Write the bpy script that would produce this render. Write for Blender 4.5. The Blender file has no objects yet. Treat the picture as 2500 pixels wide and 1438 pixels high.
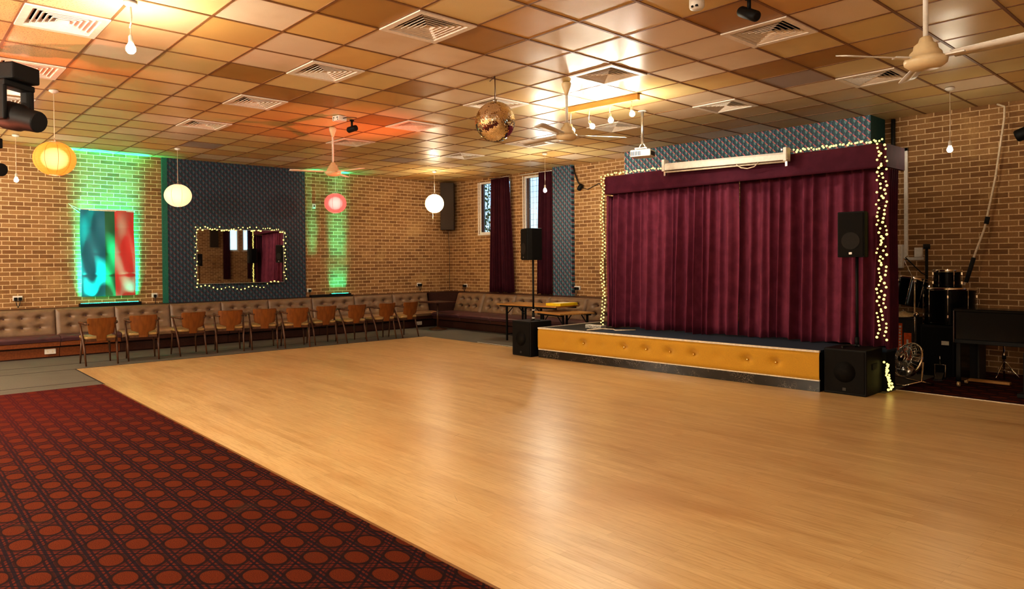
import bpy, bmesh, math, random
from mathutils import Vector, Matrix
random.seed(7)
PI = math.pi
scn = bpy.context.scene
COL = scn.collection
R = math.radians

# ------------------------------------------------------------------ mesh builder
class MB:
    def __init__(self):
        self.v = []; self.f = []; self.s = []; self.m = []
    def add(self, vs, fs, smooth=False, m=0, M=None):
        b = len(self.v)
        self.v += [tuple(M @ Vector(p)) if M is not None else tuple(p) for p in vs]
        for f in fs:
            self.f.append([b + i for i in f]); self.s.append(smooth); self.m.append(m)
        return self
    def box(self, c, s, m=0, M=None, tap=(1, 1)):
        x, y, z = s[0] / 2, s[1] / 2, s[2] / 2
        tx, ty = tap
        vs = [(-x, -y, -z), (x, -y, -z), (x, y, -z), (-x, y, -z), (-x * tx, -y * ty, z), (x * tx, -y * ty, z), (x * tx, y * ty, z), (-x * tx, y * ty, z)]
        vs = [(a + c[0], b + c[1], d + c[2]) for a, b, d in vs]
        return self.add(vs, [(0, 3, 2, 1), (4, 5, 6, 7), (0, 1, 5, 4), (1, 2, 6, 5), (2, 3, 7, 6), (3, 0, 4, 7)], False, m, M)
    def bx(self, x0, x1, y0, y1, z0, z1, m=0, M=None):
        return self.box(((x0 + x1) / 2, (y0 + y1) / 2, (z0 + z1) / 2), (abs(x1 - x0), abs(y1 - y0), abs(z1 - z0)), m, M)
    def prism(self, poly, z0, z1, m=0, M=None, smooth=False):
        n = len(poly)
        a = sum(poly[i][0] * poly[(i + 1) % n][1] - poly[(i + 1) % n][0] * poly[i][1] for i in range(n))
        if a < 0: poly = poly[::-1]
        vs = [(p[0], p[1], z0) for p in poly] + [(p[0], p[1], z1) for p in poly]
        self.add(vs, [tuple(range(n - 1, -1, -1)), tuple(range(n, 2 * n))], False, m, M)
        b = len(self.v) - 2 * n
        for i in range(n):
            j = (i + 1) % n
            self.f.append([b + i, b + j, b + n + j, b + n + i]); self.s.append(smooth); self.m.append(m)
        return self
    def lathe(self, prof, seg=24, c=(0, 0, 0), m=0, M=None, smooth=True, caps=True):
        n = len(prof); vs = []; fs = []
        for k in range(seg):
            a = 2 * PI * k / seg
            for r, z in prof:
                vs.append((c[0] + r * math.cos(a), c[1] + r * math.sin(a), c[2] + z))
        for k in range(seg):
            l = (k + 1) % seg
            for i in range(n - 1):
                fs.append((k * n + i, l * n + i, l * n + i + 1, k * n + i + 1))
        self.add(vs, fs, smooth, m, M)
        if caps:
            b = len(self.v) - n * seg
            if prof[0][0] > 1e-5:
                self.f.append([b + k * n for k in range(seg - 1, -1, -1)]); self.s.append(False); self.m.append(m)
            if prof[-1][0] > 1e-5:
                self.f.append([b + k * n + n - 1 for k in range(seg)]); self.s.append(False); self.m.append(m)
        return self
    def cyl(self, c, r, h, seg=20, m=0, M=None, r2=None):
        return self.lathe([(r, -h / 2), (r if r2 is None else r2, h / 2)], seg, c, m, M)
    def sphere(self, c, r, seg=16, rings=10, m=0, M=None, smooth=True, sz=1.0):
        prof = [(max(r * math.sin(PI * i / rings), 1e-6), -r * sz * math.cos(PI * i / rings)) for i in range(rings + 1)]
        return self.lathe(prof, seg, c, m, M, smooth, False)
    def tube(self, pts, r, seg=8, m=0, M=None, closed=False, cap=True):
        P = [Vector(p) for p in pts]; n = len(P)
        rr = r if isinstance(r, (list, tuple)) else [r] * n
        T = []
        for i in range(n):
            if closed: t = P[(i + 1) % n] - P[i - 1]
            else: t = P[min(i + 1, n - 1)] - P[max(i - 1, 0)]
            T.append(t.normalized())
        u = T[0].orthogonal().normalized(); vs = []
        for i in range(n):
            u = (u - T[i] * u.dot(T[i]))
            u = u.normalized() if u.length > 1e-6 else T[i].orthogonal().normalized()
            w = T[i].cross(u)
            for k in range(seg):
                a = 2 * PI * k / seg
                vs.append(tuple(P[i] + (u * math.cos(a) + w * math.sin(a)) * rr[i]))
        fs = []
        for i in range(n if closed else n - 1):
            j = (i + 1) % n
            for k in range(seg):
                l = (k + 1) % seg
                fs.append((i * seg + k, i * seg + l, j * seg + l, j * seg + k))
        self.add(vs, fs, True, m, M)
        if cap and not closed:
            b = len(self.v) - n * seg
            self.f.append([b + k for k in range(seg - 1, -1, -1)]); self.s.append(False); self.m.append(m)
            self.f.append([b + (n - 1) * seg + k for k in range(seg)]); self.s.append(False); self.m.append(m)
        return self
    def grid(self, fn, nu, nv, m=0, smooth=True, flip=False):
        vs = [fn(i / nu, j / nv) for i in range(nu + 1) for j in range(nv + 1)]
        fs = []
        for i in range(nu):
            for j in range(nv):
                a = i * (nv + 1) + j; q = (a, a + nv + 1, a + nv + 2, a + 1)
                fs.append(q[::-1] if flip else q)
        return self.add(vs, fs, smooth, m)
    def build(self, name, mats, parent=None, bevel=0, loc=None, solid=0):
        me = bpy.data.meshes.new(name)
        me.from_pydata(self.v, [], self.f)
        me.polygons.foreach_set('use_smooth', self.s)
        if not isinstance(mats, (list, tuple)): mats = [mats]
        for q in mats: me.materials.append(q)
        me.polygons.foreach_set('material_index', self.m)
        me.update()
        o = bpy.data.objects.new(name, me); COL.objects.link(o)
        if parent is not None: o.parent = parent
        if loc is not None: o.location = loc
        if solid:
            q = o.modifiers.new('thickness', 'SOLIDIFY'); q.thickness = solid; q.offset = 0
        if bevel:
            q = o.modifiers.new('edges', 'BEVEL'); q.width = bevel; q.segments = 2; q.limit_method = 'ANGLE'; q.angle_limit = R(40)
        return o

def thing(name, label, cat, loc=(0, 0, 0), rz=0, group=None):
    o = bpy.data.objects.new(name, None); COL.objects.link(o)
    o.empty_display_size = .1; o.location = loc; o.rotation_euler = (0, 0, rz)
    o['label'] = label; o['category'] = cat
    if group: o['group'] = group
    return o
def tag(o, label, cat, group=None):
    o['label'] = label; o['category'] = cat
    if group: o['group'] = group
    return o
def struct(o, label=None):
    o['kind'] = 'structure'
    if label: o['label'] = label
    return o
def dup(root, loc, rz, label, group=None):
    r = root.copy(); COL.objects.link(r); r.location = loc; r.rotation_euler = (0, 0, rz); r['label'] = label
    if group: r['group'] = group
    for ch in list(root.children):
        c = ch.copy(); COL.objects.link(c); c.parent = r
        for g in ch.children:
            d = g.copy(); COL.objects.link(d); d.parent = c
    return r
def rot(axis, deg): return Matrix.Rotation(R(deg), 4, axis)
def tr(x, y, z): return Matrix.Translation((x, y, z))

def point(loc, watts, c=(1, .78, .5), r=.08, name='lamp'):
    l = bpy.data.lights.new(name, 'POINT'); l.energy = watts; l.color = c; l.shadow_soft_size = r
    o = bpy.data.objects.new(name, l); COL.objects.link(o); o.location = loc; return o
# ------------------------------------------------------------------ materials
class N:
    def __init__(self, name):
        self.mat = bpy.data.materials.new(name); self.mat.use_nodes = True
        self.t = self.mat.node_tree; self.t.nodes.clear()
        self.out = self.t.nodes.new('ShaderNodeOutputMaterial')
    def n(self, typ, **kw):
        o = self.t.nodes.new('ShaderNode' + typ)
        for k, v in kw.items(): setattr(o, k, v)
        return o
    def l(self, a, b): self.t.links.new(a, b)
    def val(self, x, sock):
        if isinstance(x, bpy.types.NodeSocket): self.l(x, sock)
        else: sock.default_value = x
    def math(self, op, a, b=0.0, c=None, clamp=False):
        o = self.n('Math', operation=op, use_clamp=clamp)
        self.val(a, o.inputs[0]); self.val(b, o.inputs[1])
        if c is not None: self.val(c, o.inputs[2])
        return o.outputs[0]
    def ramp(self, x, lo, hi):      # smooth 0..1 between lo and hi
        o = self.n('MapRange', interpolation_type='SMOOTHSTEP'); self.val(x, o.inputs[0])
        o.inputs[1].default_value = lo; o.inputs[2].default_value = hi
        return o.outputs[0]
    def mix(self, f, a, b, mode='MIX'):
        o = self.n('Mix', data_type='RGBA', blend_type=mode); self.val(f, o.inputs[0])
        for x, i in ((a, 6), (b, 7)):
            if isinstance(x, bpy.types.NodeSocket): self.l(x, o.inputs[i])
            else: o.inputs[i].default_value = (*x[:3], 1)
        return o.outputs[2]
    def coord(self, which='Object'):
        return self.n('TexCoord').outputs[which]
    def xyz(self, v):
        o = self.n('SeparateXYZ'); self.l(v, o.inputs[0]); return o.outputs
    def vec(self, x, y, z=0.0):
        o = self.n('CombineXYZ'); self.val(x, o.inputs[0]); self.val(y, o.inputs[1]); self.val(z, o.inputs[2]); return o.outputs[0]
    def noise(self, v, scale, detail=3, rough=.55):
        o = self.n('TexNoise'); self.l(v, o.inputs['Vector']); o.inputs['Scale'].default_value = scale
        o.inputs['Detail'].default_value = detail; o.inputs['Roughness'].default_value = rough
        return o.outputs['Fac']
    def bump(self, h, strength=.3, dist=.01):
        o = self.n('Bump'); self.l(h, o.inputs['Height']); o.inputs['Strength'].default_value = strength; o.inputs['Distance'].default_value = dist
        return o.outputs[0]
    def bsdf(self, color, rough=.6, metal=0.0, normal=None, emit=None, estr=0.0, **kw):
        b = self.n('BsdfPrincipled')
        def setc(s, x):
            if isinstance(x, bpy.types.NodeSocket): self.l(x, s)
            else: s.default_value = (*x[:3], 1)
        setc(b.inputs['Base Color'], color); self.val(rough, b.inputs['Roughness']); self.val(metal, b.inputs['Metallic'])
        if normal is not None: self.l(normal, b.inputs['Normal'])
        if emit is not None: setc(b.inputs['Emission Color'], emit); self.val(estr, b.inputs['Emission Strength'])
        for k, v in kw.items(): self.val(v, b.inputs[k])
        self.l(b.outputs[0], self.out.inputs[0]); return self.mat

def plain(name, c, rough=.5, metal=0.0, var=.12, scale=30, bump=0.0, **kw):
    k = N(name); v = k.coord()
    f = k.noise(v, scale)
    col = k.mix(k.ramp(f, .3, .7), [x * (1 - var) for x in c], [min(1, x * (1 + var)) for x in c])
    nm = k.bump(f, bump, .004) if bump else None
    return k.bsdf(col, rough, metal, nm, **kw)
def glow(name, c, strength, var=.05):
    k = N(name); f = k.noise(k.coord(), 20)
    return k.bsdf(c, .5, 0, None, k.mix(f, c, [x * (1 - var) for x in c]), strength)

def brick(name, ax):
    k = N(name); s = k.xyz(k.coord())
    v = k.vec(s[ax], s[2], 0.0)
    b = k.n('TexBrick'); k.l(v, b.inputs['Vector'])
    b.offset = .5; b.squash = 1
    for q, x in (('Scale', 1), ('Mortar Size', .0075), ('Mortar Smooth', .25), ('Bias', 0.0), ('Brick Width', .2285), ('Row Height', .0795)):
        b.inputs[q].default_value = x
    b.inputs['Color1'].default_value = (.165, .075, .026, 1); b.inputs['Color2'].default_value = (.35, .19, .078, 1); b.inputs['Mortar'].default_value = (.74, .54, .32, 1)
    big = k.noise(v, 1.3, 4); fine = k.noise(v, 45, 4)
    st = k.n('Mapping'); k.l(v, st.inputs[0]); st.inputs['Scale'].default_value = (6, 60, 1)
    streak = k.noise(st.outputs[0], 1.0, 3)
    col = k.mix(k.ramp(streak, .35, .75), b.outputs[0], (.36, .19, .06), 'MIX')
    col = k.mix(.45, b.outputs[0], col)
    col = k.mix(k.math('MULTIPLY', k.ramp(big, .56, .74), .45), col, (.62, .40, .17))
    col = k.mix(k.math('MULTIPLY', k.ramp(fine, .35, .75), .35), col, (.20, .10, .035))
    h = k.math('ADD', k.math('MULTIPLY', b.outputs[1], -1.0), k.math('MULTIPLY', fine, .35))
    return k.bsdf(col, .85, 0, k.bump(h, .5, .008))

def wallpaper(name, ax, gain=1.0, pink=1.0, blue=1.0):
    k = N(name); s = k.xyz(k.coord()); p = .134
    a = k.math('DIVIDE', s[ax], p); b = k.math('DIVIDE', s[2], p)
    S = k.math('ADD', a, b); T = k.math('SUBTRACT', a, b)
    fs = k.math('FRACT', S); ft = k.math('FRACT', T)
    la = k.math('MULTIPLY', k.math('ADD', fs, ft), .5); lb = k.math('MULTIPLY', k.math('SUBTRACT', fs, ft), .5)
    # dark pointed leaf at the cell centre, pale teal edge to its right, pink block along the upper side
    curve = k.math('MULTIPLY', k.math('POWER', k.math('ABSOLUTE', lb), 2.0), 1.5)
    leaf = k.math('SUBTRACT', la, curve)
    c = k.mix(k.ramp(leaf, .16, .56), (.022, .060, .085), (.040, .125, .135))
    c = k.mix(k.ramp(leaf, .55, .62), c, (.20, .37, .36))
    c = k.mix(k.ramp(leaf, .68, .78), c, (.085, .18, .20))
    c = k.mix(k.ramp(k.math('SUBTRACT', .22, la), .0, .06), c, (.10, .16, .26))
    pk = k.math('MULTIPLY', k.ramp(fs, .80, .83), k.math('MULTIPLY', k.ramp(ft, .10, .14), k.ramp(k.math('SUBTRACT', 1.0, ft), .14, .20)))
    wn = k.n('TexWhiteNoise'); k.l(k.vec(k.math('FLOOR', S), k.math('FLOOR', T)), wn.inputs[0])
    c = k.mix(pk, c, k.mix(wn.outputs[0], [pink * q for q in (.80, .23, .28)], [pink * q for q in (.84, .27, .20)]))
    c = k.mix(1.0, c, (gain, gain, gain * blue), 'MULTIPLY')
    return k.bsdf(c, .55)

def wood_floor(name):
    k = N(name); s = k.xyz(k.coord()); v = k.vec(s[0], s[1], 0.0)
    b = k.n('TexBrick'); k.l(v, b.inputs['Vector']); b.offset = .37
    for q, x in (('Scale', 1), ('Mortar Size', .0012), ('Mortar Smooth', .3), ('Bias', -.1), ('Brick Width', 1.1), ('Row Height', .068)):
        b.inputs[q].default_value = x
    b.inputs['Color1'].default_value = (.68, .49, .25, 1); b.inputs['Color2'].default_value = (.59, .405, .195, 1); b.inputs['Mortar'].default_value = (.48, .31, .135, 1)
    st = k.n('Mapping'); k.l(v, st.inputs[0]); st.inputs['Scale'].default_value = (1.6, 26, 1)
    g = k.noise(st.outputs[0], 1.6, 5, .65)
    st2 = k.n('Mapping'); k.l(v, st2.inputs[0]); st2.inputs['Scale'].default_value = (.9, 5, 1)
    g2 = k.noise(st2.outputs[0], 1.0, 4)
    worn = k.noise(v, .55, 5)
    col = k.mix(k.math('MULTIPLY', k.ramp(g, .46, .70), .55), b.outputs[0], (.44, .26, .10))
    col = k.mix(k.math('MULTIPLY', k.ramp(g2, .50, .72), .50), col, (.44, .25, .095))
    col = k.mix(k.math('MULTIPLY', k.ramp(worn, .45, .7), .3), col, (.74, .46, .20))
    fg = k.n('Mapping'); k.l(v, fg.inputs[0]); fg.inputs['Scale'].default_value = (9, 150, 1)
    col = k.mix(k.math('MULTIPLY', k.ramp(k.noise(fg.outputs[0], 1.0, 4), .5, .72), .38), col, (.36, .19, .07))
    cl = k.n('Mapping'); k.l(v, cl.inputs[0]); cl.inputs['Scale'].default_value = (.55, 1.3, 1)
    col = k.mix(k.math('MULTIPLY', k.ramp(k.noise(cl.outputs[0], 1.0, 4), .48, .7), .38), col, (.38, .20, .072))  # cloudy dark smudges: curtain reflection painted into the board colour
    # short scuffs in every direction
    w = k.n('TexVoronoi', feature='DISTANCE_TO_EDGE'); 
    dist = k.n('Mapping'); k.l(v, dist.inputs[0]); dist.inputs['Scale'].default_value = (2.3, 3.1, 1); dist.inputs['Rotation'].default_value = (0, 0, .6)
    k.l(dist.outputs[0], w.inputs['Vector']); w.inputs['Scale'].default_value = 1.0
    sc = k.math('MULTIPLY', k.ramp(k.math('SUBTRACT', .006, w.outputs[0]), 0, .004), k.ramp(k.noise(v, 3.1, 3), .62, .7))
    col = k.mix(k.math('MULTIPLY', sc, .55), col, (.16, .06, .02))
    rg = k.math('ADD', .29, k.math('MULTIPLY', k.ramp(k.noise(v, 2.2, 2), .2, .8), .03))
    rg = k.math('ADD', rg, k.math('MULTIPLY', g, .06))
    return k.bsdf(col, rg, 0, k.bump(g, .04, .002), **{'Specular IOR Level': .5})

def pattern_carpet(name):
    # woven cane trellis: ovals on a hexagonal lattice, dark strands in three directions between them
    k = N(name); s = k.xyz(k.coord()); v = k.vec(s[0], s[1], 0.0)
    fuzz = k.noise(v, 260, 2); n1 = k.noise(v, 9, 3); big = k.noise(v, .5, 3)
    wx = k.math('ADD', s[0], k.math('MULTIPLY', k.math('SUBTRACT', n1, .5), .012))
    n = k.math('DIVIDE', s[1], .171); m = k.math('DIVIDE', k.math('SUBTRACT', wx, k.math('MULTIPLY', n, .145)), .29)
    def off(x): return k.math('ABSOLUTE', k.math('SUBTRACT', k.math('FRACT', x), .5))      # 0 on a strand, .5 on the oval rows
    d1, d2, d3 = off(n), off(m), off(k.math('ADD', m, n))
    def strand(d, w): return k.ramp(k.math('SUBTRACT', w, d), 0.0, .035)
    def pair(d, c, w): return k.ramp(k.math('SUBTRACT', w, k.math('ABSOLUTE', k.math('SUBTRACT', d, c))), 0.0, .02)
    # nearest oval centre
    fn = k.math('ROUND', n); fm = k.math('ROUND', m)
    best = None
    for dm, dn in ((0, 0), (1, 0), (-1, 0), (0, 1), (0, -1), (1, -1), (-1, 1)):
        cn = k.math('ADD', fn, dn); cm = k.math('ADD', fm, dm)
        y = k.math('SUBTRACT', s[1], k.math('MULTIPLY', cn, .171)); x = k.math('SUBTRACT', wx, k.math('ADD', k.math('MULTIPLY', cm, .29), k.math('MULTIPLY', cn, .145)))
        q = k.math('ADD', k.math('POWER', k.math('DIVIDE', k.math('ABSOLUTE', x), .088), 2.2), k.math('POWER', k.math('DIVIDE', k.math('ABSOLUTE', y), .060), 2.2))
        best = q if best is None else k.math('MINIMUM', best, q)
    oval = k.ramp(k.math('SUBTRACT', 1.0, best), 0.0, .22)
    ring = k.math('MULTIPLY', k.ramp(k.math('SUBTRACT', 1.75, best), 0.0, .25), k.math('SUBTRACT', 1.0, oval))
    base = k.mix(n1, (.055, .009, .006), (.11, .016, .009))
    rust = k.mix(k.ramp(fuzz, .35, .65), (.055, .009, .003), (.135, .026, .007))
    col = k.mix(k.ramp(k.math('ADD', k.math('ADD', d1, d2), d3), .30, .55), (.25, .042, .014), base)     # bright chips where strands meet
    col = k.mix(k.math('MULTIPLY', pair(d2, .13, .045), .85), col, (.010, .006, .008)); col = k.mix(k.math('MULTIPLY', pair(d3, .13, .045), .85), col, (.010, .006, .008))
    col = k.mix(k.math('MULTIPLY', pair(d1, .17, .05), .9), col, (.012, .006, .010))
    col = k.mix(k.math('MULTIPLY', strand(d2, .035), .8), col, (.012, .007, .009)); col = k.mix(k.math('MULTIPLY', strand(d3, .035), .8), col, (.012, .007, .009))
    col = k.mix(k.math('MULTIPLY', strand(d1, .075), .9), col, (.009, .006, .011))
    col = k.mix(k.math('MULTIPLY', ring, .8), col, (.016, .006, .006))
    col = k.mix(oval, col, rust)
    stain = k.math('MULTIPLY', k.ramp(k.noise(v, 1.1, 4), .64, .74), .6)
    col = k.mix(stain, col, (.045, .026, .016))
    # far pile redder: pinkish light of the far end painted in
    col = k.mix(k.math('MULTIPLY', k.ramp(k.math('MULTIPLY', s[0], -1.0), .5, 4.5), .35), col, (.17, .018, .020))
    return k.bsdf(col, .95, 0, k.bump(fuzz, .35, .006), **{'Specular IOR Level': .1})

def grey_carpet(name):
    k = N(name); v = k.coord(); s = k.xyz(v)
    f = k.noise(v, 90, 3); g = k.noise(v, 2.0, 3)
    col = k.mix(f, (.105, .098, .085), (.20, .19, .168))
    col = k.mix(k.math('MULTIPLY', k.ramp(g, .45, .7), .4), col, (.12, .11, .095))
    return k.bsdf(col, .95, 0, k.bump(f, .3, .004), **{'Specular IOR Level': .1})

def velvet(name, c, c2, sheen=.55):
    k = N(name); v = k.coord(); f = k.noise(v, 6, 4)
    col = k.mix(k.ramp(f, .35, .7), c, c2)
    return k.bsdf(col, .75, 0, None, **{'Sheen Weight': sheen, 'Sheen Roughness': .35, 'Sheen Tint': (.75, .22, .25, 1), 'Specular IOR Level': .15})

def ceiling_tile(name):
    k = N(name); v = k.coord(); s = k.xyz(v)
    at = k.n('Attribute', attribute_name='tint', attribute_type='GEOMETRY')
    f = k.noise(v, 120, 3); b = k.noise(v, .9, 4); fs = k.noise(v, 60, 4, .7)
    col = k.mix(k.math('MULTIPLY', k.ramp(b, .5, .72), .22), at.outputs['Color'], (.42, .22, .06))
    col = k.mix(k.math('MULTIPLY', k.ramp(f, .55, .72), .18), col, (.30, .16, .06))
    # dirty, open-pored tiles towards the west end
    dirty = k.math('MULTIPLY', k.math('MULTIPLY', k.ramp(k.math('MULTIPLY', s[1], -1.0), 2.6, 3.0), k.ramp(fs, .52, .62)), .75)
    col = k.mix(dirty, col, (.13, .07, .035))
    rg = k.math('ADD', .30, k.math('MULTIPLY', k.ramp(b, .35, .65), .14))
    return k.bsdf(col, rg, 0, k.bump(f, .22, .004), **{'Specular IOR Level': .42})

def marble(name):
    k = N(name); v = k.coord(); w = k.n('TexVoronoi', feature='DISTANCE_TO_EDGE')
    nz = k.n('TexNoise'); k.l(v, nz.inputs['Vector']); nz.inputs['Scale'].default_value = 6
    mp = k.mix(.25, v, nz.outputs['Color']); k.l(mp, w.inputs['Vector']); w.inputs['Scale'].default_value = 30
    ve = k.math('MULTIPLY', k.ramp(k.math('SUBTRACT', .04, w.outputs[0]), 0, .04), k.ramp(k.noise(v, 5, 3), .45, .6))
    col = k.mix(ve, (.016, .015, .014), (.24, .21, .18))
    return k.bsdf(col, .18)

def mat_lantern(name, deep, mid, strength, ribs=8, clear=.45):
    k = N(name); v = k.coord(); s = k.xyz(v)
    ang = k.math('ARCTAN2', s[1], s[0])
    rib = k.math('ABSOLUTE', k.math('SINE', k.math('MULTIPLY', ang, ribs / 2)))
    hoop = k.math('ABSOLUTE', k.math('SINE', k.math('MULTIPLY', s[2], 110)))
    line = k.math('MULTIPLY', k.ramp(k.math('SUBTRACT', .09, rib), 0, .06), .85)
    line = k.math('MAXIMUM', line, k.math('MULTIPLY', k.ramp(k.math('SUBTRACT', .35, hoop), 0, .2), .18))
    col = k.mix(line, mid, deep)
    b = k.n('BsdfPrincipled'); k.l(col, b.inputs['Base Color']); b.inputs['Roughness'].default_value = .8
    k.l(col, b.inputs['Emission Color']); k.val(k.math('MULTIPLY', k.math('SUBTRACT', 1.0, k.math('MULTIPLY', line, .55)), strength), b.inputs['Emission Strength'])
    t = k.n('BsdfTransparent'); m = k.n('MixShader'); k.val(k.math('MULTIPLY', k.math('SUBTRACT', 1.0, line), clear), m.inputs[0])
    k.l(b.outputs[0], m.inputs[1]); k.l(t.outputs[0], m.inputs[2]); k.l(m.outputs[0], k.out.inputs[0]); return k.mat
def mat_haze(name, c, strength):
    k = N(name); e = k.n('Emission'); e.inputs[0].default_value = (*c, 1); k.val(k.math('MULTIPLY', k.math('ADD', .95, k.math('MULTIPLY', k.noise(k.coord(), 3), .1)), strength), e.inputs[1])
    k.l(e.outputs[0], k.out.inputs['Volume']); return k.mat

def wood(name, c, c2, rough=.4, axis=0, scale=1.0):
    k = N(name); v = k.coord(); mp = k.n('Mapping'); k.l(v, mp.inputs[0])
    sc = [22 * scale] * 3; sc[axis] = 1.6 * scale; mp.inputs['Scale'].default_value = sc
    f = k.noise(mp.outputs[0], 1.5, 4)
    return k.bsdf(k.mix(k.ramp(f, .3, .7), c, c2), rough)

def flag_cloth(name):
    k = N(name); v = k.coord(); s = k.xyz(v); n = k.noise(v, 3, 2)
    u = s[1]                          # across the cloth, 0 .. .96
    c = k.mix(k.ramp(u, .415, .42), (.015, .19, .29), (.02, .15, .07))
    c = k.mix(k.ramp(u, .585, .59), c, (.62, .05, .045))
    c = k.mix(k.math('MULTIPLY', n, .12), c, (.25, .25, .25))
    return k.bsdf(c, .5, 0, None, **{'Specular IOR Level': .25})

def mat_glass(name):
    k = N(name); f = k.noise(k.coord(), 3)
    g = k.n('BsdfGlossy'); g.inputs['Roughness'].default_value = .02
    t = k.n('BsdfTransparent'); t.inputs[0].default_value = (.86, .93, .98, 1)
    m = k.n('MixShader'); k.val(k.math('ADD', .07, k.math('MULTIPLY', f, .03)), m.inputs[0]); k.l(t.outputs[0], m.inputs[1]); k.l(g.outputs[0], m.inputs[2]); k.l(m.outputs[0], k.out.inputs[0])
    return k.mat

M = {}
M['brickY'] = brick('brown brick', 1); M['brickX'] = brick('brown brick b', 0)
M['paperYdim'] = wallpaper('fan wallpaper', 1, .34, .42, 1.35); M['paperX'] = wallpaper('fan wallpaper b', 0, 1.0, .8, 1.1); M['paperPdim'] = wallpaper('fan wallpaper c', 0, .72, .5, 1.2)  # same paper: left panel darkened for poor light, pillar toned down against strong light
M['teal'] = plain('teal paint', (.018, .085, .085), .55)
M['tealgreen'] = plain('green teal edge', (.01, .14, .10), .5)
M['floor'] = wood_floor('dance floor strips'); M['carpet'] = pattern_carpet('red trellis carpet'); M['grey'] = grey_carpet('grey carpet tiles')
M['seam'] = plain('dark carpet seam', (.03, .024, .02), .9)
M['ceil'] = ceiling_tile('stained ceiling tile'); M['tbar'] = plain('brown ceiling bar', (.22, .10, .035), .5)
M['plaster'] = plain('cream plaster', (.55, .40, .22), .8)
M['white'] = plain('white enamel', (.74, .70, .64), .4, var=.06); M['ventwhite'] = plain('vent white', (.80, .70, .60), .45, var=.06)
M['cream'] = plain('aged cream metal', (.72, .58, .36), .38, var=.03)
M['black'] = plain('matt black', (.006, .006, .006), .6, **{'Specular IOR Level': .25}); M['gloss'] = plain('gloss black', (.003, .003, .0035), .16, **{'Specular IOR Level': .14})
M['blackcloth'] = plain('black grille cloth', (.009, .008, .007), .85, scale=200, bump=.3, **{'Specular IOR Level': .2})
M['darkvoid'] = plain('dark void', (.006, .005, .004), .9)
M['chrome'] = plain('chrome', (.85, .83, .8), .12, 1.0); M['steel'] = plain('brushed steel', (.55, .53, .5), .3, 1.0)
M['brass'] = plain('cymbal bronze', (.78, .60, .34), .42, .35)
M['velvet'] = velvet('burgundy velvet', (.135, .026, .054), (.185, .038, .075)); M['velvet2'] = velvet('deep plum velvet', (.060, .0095, .024), (.08, .013, .031), .06)
M['drape'] = velvet('window drape', (.040, .006, .013), (.055, .008, .016))
M['mustard'] = plain('mustard velour', (.50, .262, .008), .75, var=.08, scale=120, bump=.2, **{'Sheen Weight': .4})
M['gold'] = plain('gold stud', (.85, .6, .25), .25, 1.0)
M['marble'] = marble('black marble laminate'); M['bluecarpet'] = plain('blue stage carpet', (.012, .028, .062), .95, scale=120, bump=.3)
M['trimwhite'] = plain('pale edging', (.70, .62, .50), .45)
M['tan'] = plain('tan vinyl', (.185, .115, .068), .42, var=.15, scale=8); M['tanlight'] = plain('light tan vinyl', (.30, .185, .105), .42, var=.12, scale=8)
M['plum'] = plain('plum vinyl', (.085, .035, .042), .4, var=.15, scale=8)
M['darkwood'] = wood('dark red wood', (.035, .010, .006), (.06, .018, .009), .45, 1)
M['rail'] = wood('polished red rail', (.15, .042, .013), (.22, .068, .02), .3, 1)
M['ply'] = wood('orange plywood', (.145, .045, .008), (.205, .070, .013), .3, 2)
M['leg'] = wood('brown chair leg', (.055, .020, .008), (.10, .04, .016), .4, 2)
M['seat'] = plain('olive seat vinyl', (.34, .22, .085), .45, var=.2, scale=12)
M['topwood'] = wood('table top oak', (.42, .21, .06), (.54, .29, .095), .3, 0)
M['yellow'] = plain('bright yellow card', (.85, .62, .01), .5, var=.05)
M['paper'] = plain('paper', (.8, .76, .62), .7)
M['orange'] = plain('orange sticker', (.92, .17, .035), .5)
M['grey2'] = plain('grey vinyl', (.040, .035, .030), .6, bump=.2); M['cab'] = plain('cabinet vinyl', (.010, .008, .008), .65, bump=.2, **{'Specular IOR Level': .25})
M['cord'] = plain('cream cord', (.72, .60, .45), .6); M['blackcord'] = plain('black cable', (.015, .014, .013), .5)
M['batten'] = wood('pine batten', (.56, .27, .05), (.66, .34, .07), .45, 0)
M['bulb'] = glow('warm lamp glass', (1.0, .91, .74), 220)
M['bulbwin'] = glow('window lamp glass', (1.0, .91, .74), 700); M['bulbdim'] = glow('side lamp glass', (1.0, .88, .66), 120)
M['bulbbat'] = glow('batten lamp glass', (1.0, .91, .74), 250); M['bulbmain'] = glow('bright lamp glass', (1.0, .9, .72), 420)
M['fairy'] = glow('fairy light', (1.0, .84, .24), .72); M['wire'] = plain('green wire', (.03, .045, .012), .5)
M['ledgreen'] = glow('green led', (.01, 1.0, .42), 8)
M['brown'] = plain('brown speaker cloth', (.035, .021, .012), .75, scale=150, bump=.2)
M['lant_or'] = mat_lantern('orange paper', (.70, .06, .004), (1.0, .22, .028), .44, 10, .27); M['glow_or'] = mat_haze('orange lantern glow', (1.0, .66, .30), 6.5)
M['lant_wh'] = mat_lantern('white paper', (.9, .5, .18), (1.0, .70, .50), .17, 8, .3); M['glow_wh'] = mat_haze('white lantern glow', (1.0, .8, .66), .9)
M['lant_pk'] = mat_lantern('pink paper', (.60, .03, .04), (1.0, .13, .12), .36, 8, .28); M['glow_pk'] = mat_haze('pink lantern glow', (1.0, .66, .56), 4.2)
M['lant_ye'] = mat_lantern('cream paper', (1.0, .6, .25), (1.0, .74, .40), .5, 8, .35); M['glow_ye'] = mat_haze('cream lantern glow', (1.0, .88, .62), 3.0)
M['mirror'] = plain('mirror glass', (.80, .80, .78), .015, 1.0, var=.01)
M['facet'] = plain('mirror facet', (.90, .80, .66), .04, 1.0, var=.03)
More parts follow.
